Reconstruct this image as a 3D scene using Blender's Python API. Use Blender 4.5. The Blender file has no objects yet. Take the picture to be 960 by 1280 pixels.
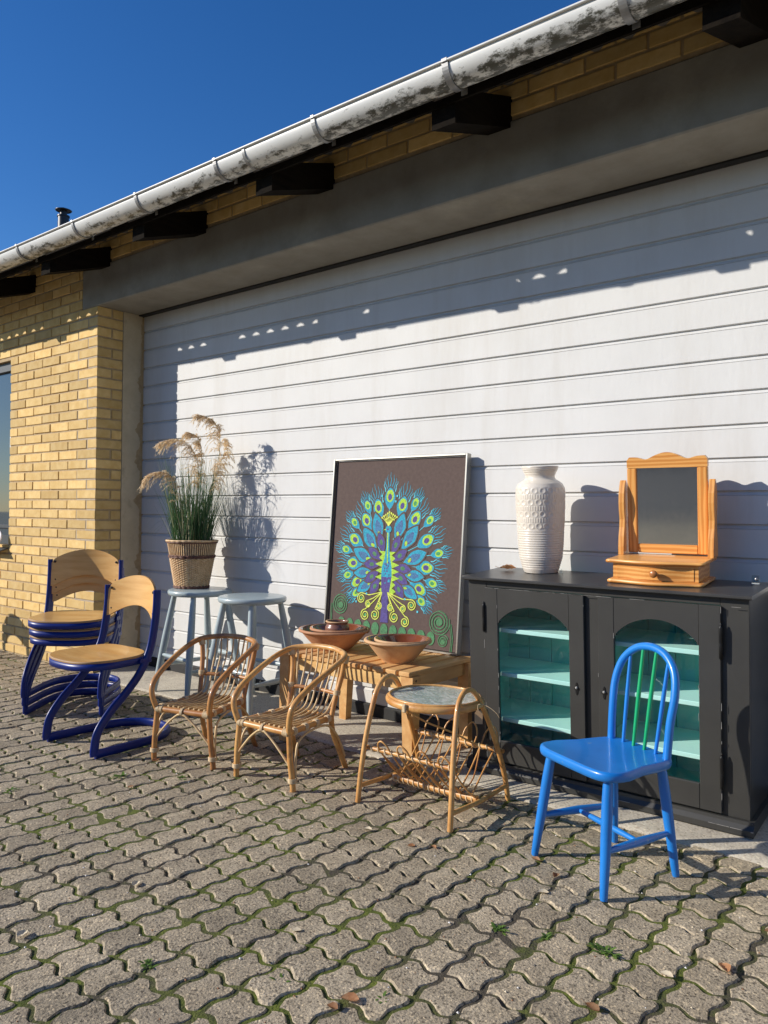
import bpy, bmesh, math, random
from mathutils import Vector, Matrix, noise
R = math.radians
rnd = random.Random(7)
scene = bpy.context.scene
col = scene.collection

# ------------------------------------------------------------------ camera, world, sun, exposure
CAM = Vector((0.0, -2.7296, 1.063))
YAW, PITCH, ROLL, FPX = 0.680288, 0.0032845, 0.0128606, 966.305
fw = Vector((-math.sin(YAW)*math.cos(PITCH), math.cos(YAW)*math.cos(PITCH), math.sin(PITCH)))
rt = Vector((math.cos(YAW), math.sin(YAW), 0)); up = rt.cross(fw)
rt2 = rt*math.cos(ROLL)+up*math.sin(ROLL); up2 = -rt*math.sin(ROLL)+up*math.cos(ROLL)
cam_d = bpy.data.cameras.new('camera'); cam = bpy.data.objects.new('camera', cam_d); col.objects.link(cam)
mw = Matrix.Identity(4)
for i in range(3):
    mw[i][0] = rt2[i]; mw[i][1] = up2[i]; mw[i][2] = -fw[i]; mw[i][3] = CAM[i]
cam.matrix_world = mw
cam_d.sensor_fit = 'HORIZONTAL'; cam_d.sensor_width = 36; cam_d.lens = 36*FPX/960
cam_d.clip_start = 0.05; cam_d.clip_end = 3000
scene.camera = cam

KX, TZ = 1.09, 0.66                                   # sunlight travels (KX, 1, -TZ)
ELEV = math.atan2(TZ, math.hypot(KX, 1))
world = bpy.data.worlds.new('World'); scene.world = world; world.use_nodes = True
wn = world.node_tree; wn.nodes.clear()
sky = wn.nodes.new('ShaderNodeTexSky'); sky.sky_type = 'NISHITA'; sky.sun_disc = False
sky.sun_elevation = ELEV; sky.sun_rotation = math.atan2(-KX, -1) % (2*math.pi)
sky.altitude = 0; sky.air_density = 1.0; sky.dust_density = 0.15; sky.ozone_density = 5.0
bg = wn.nodes.new('ShaderNodeBackground'); bg.inputs[1].default_value = 0.072
wo = wn.nodes.new('ShaderNodeOutputWorld')
hs = wn.nodes.new('ShaderNodeHueSaturation'); hs.inputs['Hue'].default_value = .509; hs.inputs['Saturation'].default_value = 1.22; hs.inputs['Value'].default_value = 1.62
wn.links.new(sky.outputs[0], hs.inputs['Color']); wn.links.new(hs.outputs[0], bg.inputs[0]); wn.links.new(bg.outputs[0], wo.inputs[0])
sun_d = bpy.data.lights.new('sun', 'SUN'); sun = bpy.data.objects.new('sun', sun_d); col.objects.link(sun)
sun_d.energy = 4.8; sun_d.angle = R(0.5); sun_d.color = (1.0, 0.93, 0.83)
sun.rotation_euler = Vector((KX, 1, -TZ)).to_track_quat('-Z', 'Y').to_euler()
scene.view_settings.view_transform = 'Standard'; scene.view_settings.look = 'None'
scene.view_settings.gamma = 1; scene.view_settings.exposure = 0.17
scene.render.engine = 'CYCLES'
scene.render.resolution_x = 768; scene.render.resolution_y = 1024
scene.cycles.transparent_max_bounces = 12

def px(p):                                           # rough picture size helper, used only to rank pieces by how large they show
    d = Vector(p)-CAM; z = d.dot(fw)
    if z < .1: return None
    return 480+FPX*d.dot(rt2)/z, 640-FPX*d.dot(up2)/z, z

# ------------------------------------------------------------------ materials
def mat(name, c, c2=None, rough=0.6, scale=8, detail=6, stretch=(1, 1, 1), bump=0.0, bscale=None, metal=0.0,
        contrast=(0.35, 0.65), spec=0.5, coat=0.0, objrnd=0.0, c3=None, s3=2.0, t3=(0.55, 0.7), bdist=0.002, wave=None, bstretch=None, st3=None, world3=False):
    m = bpy.data.materials.new(name); m.use_nodes = True
    nt = m.node_tree; N = nt.nodes; L = nt.links
    b = N['Principled BSDF']
    b.inputs['Roughness'].default_value = rough; b.inputs['Metallic'].default_value = metal
    b.inputs['Specular IOR Level'].default_value = spec; b.inputs['Coat Weight'].default_value = coat
    b.inputs['Coat Roughness'].default_value = 0.08
    tc = N.new('ShaderNodeTexCoord'); mp = N.new('ShaderNodeMapping'); mp.inputs['Scale'].default_value = stretch
    if objrnd:
        oi = N.new('ShaderNodeObjectInfo'); ad = N.new('ShaderNodeVectorMath'); ad.operation = 'ADD'
        ml = N.new('ShaderNodeMath'); ml.operation = 'MULTIPLY'; ml.inputs[1].default_value = 37.0
        L.new(oi.outputs['Random'], ml.inputs[0]); L.new(tc.outputs['Object'], ad.inputs[0]); L.new(ml.outputs[0], ad.inputs[1])
        L.new(ad.outputs[0], mp.inputs[0])
    else:
        L.new(tc.outputs['Object'], mp.inputs[0])
    n = N.new('ShaderNodeTexNoise'); n.inputs['Scale'].default_value = scale; n.inputs['Detail'].default_value = detail
    n.inputs['Roughness'].default_value = 0.6
    L.new(mp.outputs[0], n.inputs['Vector'])
    src = n.outputs['Fac']
    if wave:
        w = N.new('ShaderNodeTexWave'); w.wave_type = 'BANDS'; w.bands_direction = wave[0]
        w.inputs['Scale'].default_value = wave[1]; w.inputs['Distortion'].default_value = wave[2]
        w.inputs['Detail'].default_value = 3; w.inputs['Detail Scale'].default_value = wave[3]
        L.new(mp.outputs[0], w.inputs['Vector'])
        mx0 = N.new('ShaderNodeMix'); mx0.data_type = 'FLOAT'; mx0.inputs[0].default_value = 0.6
        L.new(n.outputs['Fac'], mx0.inputs[2]); L.new(w.outputs['Fac'], mx0.inputs[3]); src = mx0.outputs[0]
    cr = N.new('ShaderNodeValToRGB'); cr.color_ramp.elements[0].position = contrast[0]; cr.color_ramp.elements[1].position = contrast[1]
    cr.color_ramp.elements[0].color = (*c, 1); cr.color_ramp.elements[1].color = (*(c2 or c), 1)
    L.new(src, cr.inputs[0]); out = cr.outputs[0]
    if c3:
        n3 = N.new('ShaderNodeTexNoise'); n3.inputs['Scale'].default_value = s3; n3.inputs['Detail'].default_value = 8
        n3.inputs['Roughness'].default_value = .7
        m3 = N.new('ShaderNodeMapping'); m3.inputs['Scale'].default_value = st3 or (1, 1, 1)
        if world3: g3 = N.new('ShaderNodeNewGeometry'); L.new(g3.outputs['Position'], m3.inputs[0])
        else: L.new(tc.outputs['Object'], m3.inputs[0])
        L.new(m3.outputs[0], n3.inputs['Vector'])
        r3 = N.new('ShaderNodeValToRGB'); r3.color_ramp.elements[0].position = t3[0]; r3.color_ramp.elements[1].position = t3[1]
        L.new(n3.outputs['Fac'], r3.inputs[0])
        mx = N.new('ShaderNodeMix'); mx.data_type = 'RGBA'; L.new(r3.outputs[0], mx.inputs[0]); L.new(out, mx.inputs[6])
        mx.inputs[7].default_value = (*c3, 1); out = mx.outputs[2]
    if objrnd:
        hs = N.new('ShaderNodeHueSaturation'); mr = N.new('ShaderNodeMapRange')
        mr.inputs[3].default_value = 1-objrnd; mr.inputs[4].default_value = 1+objrnd*.6
        L.new(oi.outputs['Random'], mr.inputs[0]); L.new(mr.outputs[0], hs.inputs['Value']); L.new(out, hs.inputs['Color']); out = hs.outputs[0]
    L.new(out, b.inputs['Base Color'])
    if bump:
        nb = N.new('ShaderNodeTexNoise'); nb.inputs['Scale'].default_value = bscale or scale*4; nb.inputs['Detail'].default_value = 5
        if bstretch:
            mp2 = N.new('ShaderNodeMapping'); mp2.inputs['Scale'].default_value = bstretch
            L.new(tc.outputs['Object'], mp2.inputs[0]); L.new(mp2.outputs[0], nb.inputs['Vector'])
        else: L.new(mp.outputs[0], nb.inputs['Vector'])
        bp = N.new('ShaderNodeBump'); bp.inputs['Strength'].default_value = bump; bp.inputs['Distance'].default_value = bdist
        L.new(nb.outputs['Fac'], bp.inputs['Height']); L.new(bp.outputs[0], b.inputs['Normal'])
    m['_out'] = 0
    return m

def attr_tint(m, name='tint', amt=0.3):               # per-face tint stored on joined pieces
    nt = m.node_tree; N = nt.nodes; L = nt.links; b = N['Principled BSDF']
    src = b.inputs['Base Color'].links[0].from_socket
    at = N.new('ShaderNodeAttribute'); at.attribute_name = name
    hs = N.new('ShaderNodeHueSaturation'); mr = N.new('ShaderNodeMapRange')
    mr.inputs[1].default_value = -1; mr.inputs[2].default_value = 1
    mr.inputs[3].default_value = 1-amt; mr.inputs[4].default_value = 1+amt
    L.new(at.outputs['Fac'], mr.inputs[0]); L.new(mr.outputs[0], hs.inputs['Value'])
    L.new(src, hs.inputs['Color']); L.new(hs.outputs[0], b.inputs['Base Color'])

def speckle(m, scale, light, dark, amt=0.5):          # aggregate grains in concrete
    nt = m.node_tree; N = nt.nodes; L = nt.links; b = N['Principled BSDF']
    src = b.inputs['Base Color'].links[0].from_socket
    tc = N.new('ShaderNodeNewGeometry'); v = N.new('ShaderNodeTexVoronoi'); v.inputs['Scale'].default_value = scale
    L.new(tc.outputs['Position'], v.inputs['Vector'])
    sp = N.new('ShaderNodeSeparateColor'); L.new(v.outputs['Color'], sp.inputs[0])
    r = N.new('ShaderNodeValToRGB'); e = r.color_ramp.elements
    e[0].position = 0.0; e[0].color = (*dark, 1); e[1].position = 1.0; e[1].color = (*light, 1)
    a = e.new(.3); a.color = (0.5, 0.5, 0.5, 1); a2 = e.new(.86); a2.color = (.5, .5, .5, 1)
    L.new(sp.outputs[0], r.inputs[0])
    mx = N.new('ShaderNodeMix'); mx.data_type = 'RGBA'; mx.blend_type = 'OVERLAY'; mx.inputs[0].default_value = amt
    L.new(src, mx.inputs[6]); L.new(r.outputs[0], mx.inputs[7]); L.new(mx.outputs[2], b.inputs['Base Color'])

M = {}
M['brick'] = mat('yellow brick', (.66, .43, .145), (.76, .54, .225), rough=.85, scale=14, bump=.5, bscale=90, objrnd=.25, c3=(.56, .35, .12), s3=5, t3=(.55, .8), bdist=.002)
attr_tint(M['brick'], amt=.20)
M['mortar'] = mat('mortar', (.40, .29, .16), (.49, .37, .22), rough=.95, scale=30, bump=.6, bscale=150)
M['mortar2'] = mat('grey repair mortar', (.40, .32, .23), (.48, .40, .30), rough=.95, scale=30, bump=.6, bscale=120)
M['lintel'] = mat('lintel concrete', (.235, .215, .175), (.30, .28, .235), rough=.9, scale=5, bump=.35, bscale=60, c3=(.38, .35, .28), s3=1.6, t3=(.55, .75))
M['jamb'] = mat('jamb render', (.50, .41, .27), (.60, .50, .34), rough=.9, scale=6, bump=.5, bscale=50, c3=(.42, .34, .23), s3=9)
M['door'] = mat('embossed white steel', (.615, .615, .600), (.655, .655, .640), rough=.62, scale=3, bump=.55, bscale=55, stretch=(1, 1, 1), bstretch=(1, 1, .35), bdist=.0012, c3=(.55, .53, .49), s3=2.2, st3=(2.2, 1, .30), t3=(.48, .85))
M['rubber'] = mat('black rubber', (.012, .012, .012), (.02, .02, .02), rough=.7)
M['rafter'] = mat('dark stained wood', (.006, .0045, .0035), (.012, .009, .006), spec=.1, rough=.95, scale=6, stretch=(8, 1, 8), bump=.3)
M['gutter'] = mat('grey gutter plastic', (.66, .66, .63), (.74, .74, .70), rough=.4, scale=4, bump=.05)
M['bracket'] = mat('galvanised strap', (.22, .22, .22), (.34, .34, .33), rough=.5, scale=20, metal=.5)
M['roof'] = mat('fibre cement sheet', (.13, .125, .12), (.2, .19, .18), rough=.9, scale=6, bump=.4)
M['window'] = mat('dark window frame', (.035, .04, .045), (.05, .055, .06), rough=.45)
M['flue'] = mat('black flue steel', (.02, .02, .022), (.035, .035, .038), rough=.4, scale=9, metal=.3)
M['paver'] = mat('concrete paver', (.350, .285, .192), (.475, .395, .275), rough=.92, scale=10, bump=.8, bscale=170, objrnd=.17, bdist=.004, c3=(.27, .225, .155), world3=True, s3=1.7, t3=(.5, .75))
attr_tint(M['paver'], amt=.17); speckle(M['paver'], 190, (1, .97, .90), (.03, .027, .022), .70)
M['apron'] = mat('old concrete slab', (.46, .41, .33), (.56, .51, .41), rough=.92, scale=7, bump=.8, bscale=120, bdist=.003, c3=(.36, .32, .26), s3=2.2)
speckle(M['apron'], 160, (.8, .78, .7), (.15, .13, .1), .5)
M['asphalt'] = mat('yard asphalt', (.045, .045, .045), (.07, .068, .065), rough=.9, scale=20, bump=.5)
M['blue'] = mat('blue gloss paint', (.008, .175, .56), (.012, .215, .66), rough=.34, scale=5, coat=.3, bump=.25, bscale=22, c3=(.16, .30, .48), s3=26, t3=(.655, .69))
M['green'] = mat('green gloss paint', (.0, .34, .12), (.01, .40, .15), rough=.32, scale=5, coat=.4)
M['navy'] = mat('navy powder coat', (.003, .016, .150), (.005, .023, .20), rough=.36, scale=7, coat=0, spec=.35, c3=(.03, .03, .08), s3=14, t3=(.66, .7))
M['beech'] = mat('beech veneer', (.64, .34, .095), (.76, .46, .16), rough=.42, scale=3, stretch=(1, 6, 14), coat=.25, wave=None, detail=8)
M['beech_edge'] = mat('plywood edge', (.32, .18, .08), (.45, .27, .12), rough=.6, scale=40, stretch=(.3, .3, 6))
M['stool'] = mat('grey blue paint', (.34, .415, .435), (.39, .465, .485), rough=.35, scale=5, coat=.3, bump=.05)
M['rattan'] = mat('honey rattan', (.51, .225, .055), (.72, .40, .135), rough=.40, scale=9, coat=.3, c3=(.27, .10, .03), s3=16, t3=(.54, .72), bump=.2, bscale=60)
M['rattan_d'] = mat('brown rattan', (.38, .15, .04), (.56, .28, .095), rough=.42, scale=9, coat=.3, c3=(.22, .08, .03), s3=7, t3=(.5, .7))
M['cane'] = mat('pale cane', (.62, .43, .20), (.74, .54, .29), rough=.5, scale=12, c3=(.40, .20, .08), s3=9)
M['cane_d'] = mat('aged seat cane', (.36, .19, .08), (.50, .30, .13), rough=.5, scale=12, c3=(.22, .11, .05), s3=9)
M['bind'] = mat('cane binding', (.60, .45, .26), (.72, .56, .34), rough=.6, scale=30, c3=(.4, .25, .12), s3=20)
M['bench'] = mat('oiled hardwood', (.58, .30, .10), (.74, .45, .18), rough=.55, scale=3, stretch=(8, 1, 8), detail=8, bump=.15, objrnd=.10)
M['bench_x'] = mat('oiled hardwood rail', (.64, .38, .13), (.78, .52, .21), rough=.55, scale=3, stretch=(1, 8, 8), detail=8, bump=.15)
M['clay'] = mat('unglazed clay', (.42, .19, .095), (.52, .27, .14), rough=.7, scale=6, c3=(.30, .12, .06), s3=5, bump=.2)
M['clay2'] = mat('buff clay', (.56, .33, .16), (.62, .39, .20), rough=.65, scale=6, c3=(.48, .25, .12), s3=5, bump=.2)
M['glaze'] = mat('brown glaze', (.17, .045, .022), (.24, .075, .035), rough=.12, scale=5, coat=.6)
M['glaze_pot'] = mat('brown pot glaze', (.20, .085, .05), (.27, .125, .08), rough=.3, scale=5, coat=.4)
M['cab'] = mat('charcoal paint', (.038, .037, .034), (.046, .045, .041), rough=.42, scale=5, bump=.12, bscale=40, c3=(.06, .058, .053), s3=3, t3=(.6, .9))
M['cab_top'] = mat('charcoal paint top', (.040, .040, .040), (.060, .059, .057), rough=.30, scale=4, bump=.1, bscale=30, c3=(.085, .083, .08), s3=4, t3=(.6, .8))
M['worn'] = mat('worn paint edge', (.20, .195, .185), (.34, .33, .31), rough=.6, scale=40)
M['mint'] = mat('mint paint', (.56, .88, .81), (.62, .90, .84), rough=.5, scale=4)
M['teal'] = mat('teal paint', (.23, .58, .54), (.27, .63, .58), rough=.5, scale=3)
M['iron'] = mat('black iron', (.015, .015, .015), (.03, .03, .03), rough=.4, metal=.6)
M['vase'] = mat('cream glaze', (.70, .63, .53), (.76, .70, .61), rough=.30, scale=5, coat=.3, c3=(.62, .52, .42), s3=6)
M['pine'] = mat('lacquered pine', (.62, .25, .055), (.78, .39, .11), rough=.35, scale=2.2, stretch=(9, 9, 1), coat=.3, detail=6, wave=('X', 2.2, 6, 1.0))
M['pine_x'] = mat('lacquered pine across', (.62, .25, .055), (.79, .40, .115), rough=.35, scale=2.2, stretch=(1, 9, 9), coat=.3, detail=6, wave=('Z', 2.2, 6, 1.0))
M['pine_dark'] = mat('aged pine', (.36, .12, .03), (.46, .18, .05), rough=.35, scale=9, coat=.3)
M['wicker'] = mat('willow', (.60, .38, .19), (.78, .56, .32), rough=.6, scale=50, detail=2)
M['wicker_d'] = mat('dark willow', (.11, .045, .03), (.18, .08, .05), rough=.6, scale=40)
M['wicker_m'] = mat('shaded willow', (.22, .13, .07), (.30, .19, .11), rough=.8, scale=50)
M['soil'] = mat('potting soil', (.03, .022, .015), (.05, .035, .025), rough=1, scale=60)
M['blade'] = mat('grass blade', (.045, .105, .04), (.10, .19, .075), rough=.5, scale=12, spec=.3)
M['blade_dry'] = mat('dry blade', (.35, .33, .16), (.45, .42, .24), rough=.6, scale=12)
M['plume'] = mat('feathery plume', (.84, .66, .42), (.95, .82, .60), rough=.8, scale=30)
M['moss'] = mat('moss joint', (.060, .080, .008), (.140, .170, .018), rough=1, scale=26, bump=1, bscale=180, c3=(.075, .062, .042), s3=2.6, t3=(.45, .58), bdist=.004)
M['weed'] = mat('weed leaf', (.10, .20, .03), (.19, .31, .06), rough=.6, scale=30)
M['leaf'] = mat('dry leaf', (.40, .17, .07), (.58, .33, .17), rough=.7, scale=40, objrnd=.3)
M['leaf2'] = mat('pale dry leaf', (.60, .50, .34), (.72, .62, .44), rough=.7, scale=40)
M['pebble'] = mat('white pebble', (.6, .58, .54), (.75, .73, .7), rough=.7, scale=40)
M['alu'] = mat('champagne metal frame', (.36, .34, .30), (.44, .42, .37), rough=.33, metal=.75, scale=5)
M['canvas'] = mat('brown felt', (.088, .058, .050), (.108, .073, .062), rough=.85, scale=60, bump=.4, bscale=500, bdist=.0005)
for k, c in dict(p_blue=(.015, .23, .33), p_lime=(.27, .44, .035), p_purple=(.06, .045, .17), p_green=(.04, .22, .08), p_teal=(.07, .38, .46), p_yellow=(.46, .52, .08), p_dgreen=(.05, .15, .065)).items():
    M[k] = mat('thread '+k[2:], c, tuple(min(1, v*1.7) for v in c), rough=.8, scale=120, bump=.3, bscale=400, bdist=.0005)
M['paper'] = mat('brown paper', (.45, .28, .14), (.5, .32, .17), rough=.8)
M['bark'] = mat('bark', (.12, .06, .045), (.18, .10, .07), rough=.9, scale=20)
M['shed'] = mat('black tarred boards', (.06, .06, .062), (.085, .083, .083), rough=.7, scale=4, stretch=(10, 10, 1))
M['white'] = mat('white painted metal', (.74, .74, .72), (.8, .8, .78), rough=.5)
M['steel'] = mat('worn steel', (.3, .3, .3), (.4, .4, .4), rough=.4, metal=.8)

for k in ('blade', 'weed', 'plume', 'leaf'):           # thin leaves let some light through
    m = M[k]; nt = m.node_tree; b = nt.nodes['Principled BSDF']; o = nt.nodes['Material Output']
    tr = nt.nodes.new('ShaderNodeBsdfTranslucent'); mx = nt.nodes.new('ShaderNodeMixShader'); mx.inputs[0].default_value = .35
    nt.links.new(b.inputs['Base Color'].links[0].from_socket, tr.inputs[0])
    nt.links.new(b.outputs[0], mx.inputs[1]); nt.links.new(tr.outputs[0], mx.inputs[2]); nt.links.new(mx.outputs[0], o.inputs[0])

def pane_mat(name, tint, gloss=.5, rough=.0, bump=0):   # thin glass: lets light through, mirrors at grazing angles
    m = bpy.data.materials.new(name); m.use_nodes = True; nt = m.node_tree; N = nt.nodes; N.clear()
    o = N.new('ShaderNodeOutputMaterial'); t = N.new('ShaderNodeBsdfTransparent'); t.inputs[0].default_value = (*tint, 1)
    g = N.new('ShaderNodeBsdfGlossy'); g.inputs['Roughness'].default_value = rough; g.inputs[0].default_value = (.9, .9, .9, 1)
    f = N.new('ShaderNodeFresnel'); f.inputs[0].default_value = 1.5
    mu = N.new('ShaderNodeMath'); mu.operation = 'MULTIPLY'; mu.inputs[1].default_value = gloss*2
    mx = N.new('ShaderNodeMixShader'); ge = N.new('ShaderNodeNewGeometry'); io = N.new('ShaderNodeMapRange'); io.inputs[3].default_value = 1.5; io.inputs[4].default_value = 1/1.5
    nt.links.new(ge.outputs['Backfacing'], io.inputs[0]); nt.links.new(io.outputs[0], f.inputs[0]); nt.links.new(f.outputs[0], mu.inputs[0]); nt.links.new(mu.outputs[0], mx.inputs[0])
    nt.links.new(t.outputs[0], mx.inputs[1]); nt.links.new(g.outputs[0], mx.inputs[2]); nt.links.new(mx.outputs[0], o.inputs[0])
    if bump:
        v = N.new('ShaderNodeTexVoronoi'); v.inputs['Scale'].default_value = bump; tc = N.new('ShaderNodeTexCoord')
        nt.links.new(tc.outputs['Object'], v.inputs['Vector'])
        bp = N.new('ShaderNodeBump'); bp.inputs['Strength'].default_value = 1; bp.inputs['Distance'].default_value = .003
        nt.links.new(v.outputs['Distance'], bp.inputs['Height']); nt.links.new(bp.outputs[0], g.inputs['Normal'])
    return m
M['pane'] = pane_mat('cabinet pane', (.90, .96, .95), .48)
M['clear'] = pane_mat('clear plastic', (.85, .88, .88), .8, .05)
m = M['winglass'] = mat('window glass', (.05, .07, .08), rough=.03, spec=1.0)
def pebbled():
    m = mat('pebbled glass', (.42, .50, .46), (.80, .84, .80), rough=.12, scale=38, detail=3, contrast=(.4, .6), bump=1, bscale=70, bdist=.004, c3=(.46, .54, .50), s3=12, t3=(.45, .6), spec=.8)
    nt = m.node_tree; b = nt.nodes['Principled BSDF']; o = nt.nodes['Material Output']
    t = nt.nodes.new('ShaderNodeBsdfTransparent'); t.inputs[0].default_value = (.8, .9, .86, 1)
    mx = nt.nodes.new('ShaderNodeMixShader'); mx.inputs[0].default_value = .25
    nt.links.new(b.outputs[0], mx.inputs[1]); nt.links.new(t.outputs[0], mx.inputs[2]); nt.links.new(mx.outputs[0], o.inputs[0])
    return m
M['pebbled'] = pebbled()
def mirror_mat():
    m = bpy.data.materials.new('tarnished mirror'); m.use_nodes = True; b = m.node_tree.nodes['Principled BSDF']
    b.inputs['Metallic'].default_value = 1; b.inputs['Roughness'].default_value = .06; b.inputs['Base Color'].default_value = (.72, .75, .74, 1)
    n = m.node_tree.nodes.new('ShaderNodeTexNoise'); n.inputs['Scale'].default_value = 9; n.inputs['Detail'].default_value = 8
    r = m.node_tree.nodes.new('ShaderNodeMapRange'); r.inputs[3].default_value = .03; r.inputs[4].default_value = .16
    m.node_tree.links.new(n.outputs[0], r.inputs[0]); m.node_tree.links.new(r.outputs[0], b.inputs['Roughness'])
    return m
M['mirror'] = mirror_mat()

# dirt on the gutter: lichen growing along its underside (shape follows the underside of the half pipe)
def gutter_dirt(m):
    nt = m.node_tree; N = nt.nodes; L = nt.links; b = N['Principled BSDF']; src = b.inputs['Base Color'].links[0].from_socket
    tc = N.new('ShaderNodeTexCoord'); sx = N.new('ShaderNodeSeparateXYZ'); L.new(tc.outputs['Object'], sx.inputs[0])
    a = N.new('ShaderNodeMapRange'); a.inputs[1].default_value = 2.622; a.inputs[2].default_value = 2.574; L.new(sx.outputs['Z'], a.inputs[0])
    n = N.new('ShaderNodeTexNoise'); n.inputs['Scale'].default_value = 30; n.inputs['Detail'].default_value = 9; n.inputs['Roughness'].default_value = .75
    mp = N.new('ShaderNodeMapping'); mp.inputs['Scale'].default_value = (.55, 1, 1); L.new(tc.outputs['Object'], mp.inputs[0]); L.new(mp.outputs[0], n.inputs['Vector'])
    n2 = N.new('ShaderNodeTexNoise'); n2.inputs['Scale'].default_value = 1.1; n2.inputs['Detail'].default_value = 2; L.new(tc.outputs['Object'], n2.inputs['Vector'])
    ad = N.new('ShaderNodeMath'); ad.operation = 'MULTIPLY_ADD'; ad.inputs[1].default_value = .22; L.new(a.outputs[0], ad.inputs[0]); L.new(n.outputs['Fac'], ad.inputs[2])
    ad2 = N.new('ShaderNodeMath'); ad2.operation = 'MULTIPLY_ADD'; ad2.inputs[1].default_value = .25; L.new(n2.outputs['Fac'], ad2.inputs[0]); L.new(ad.outputs[0], ad2.inputs[2])
    r = N.new('ShaderNodeValToRGB'); r.color_ramp.elements[0].position = .80; r.color_ramp.elements[1].position = .90; L.new(ad2.outputs[0], r.inputs[0])
    mx = N.new('ShaderNodeMix'); mx.data_type = 'RGBA'; L.new(r.outputs[0], mx.inputs[0]); L.new(src, mx.inputs[6]); mx.inputs[7].default_value = (.085, .083, .065, 1)
    L.new(mx.outputs[2], b.inputs['Base Color'])
gutter_dirt(M['gutter'])

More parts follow.
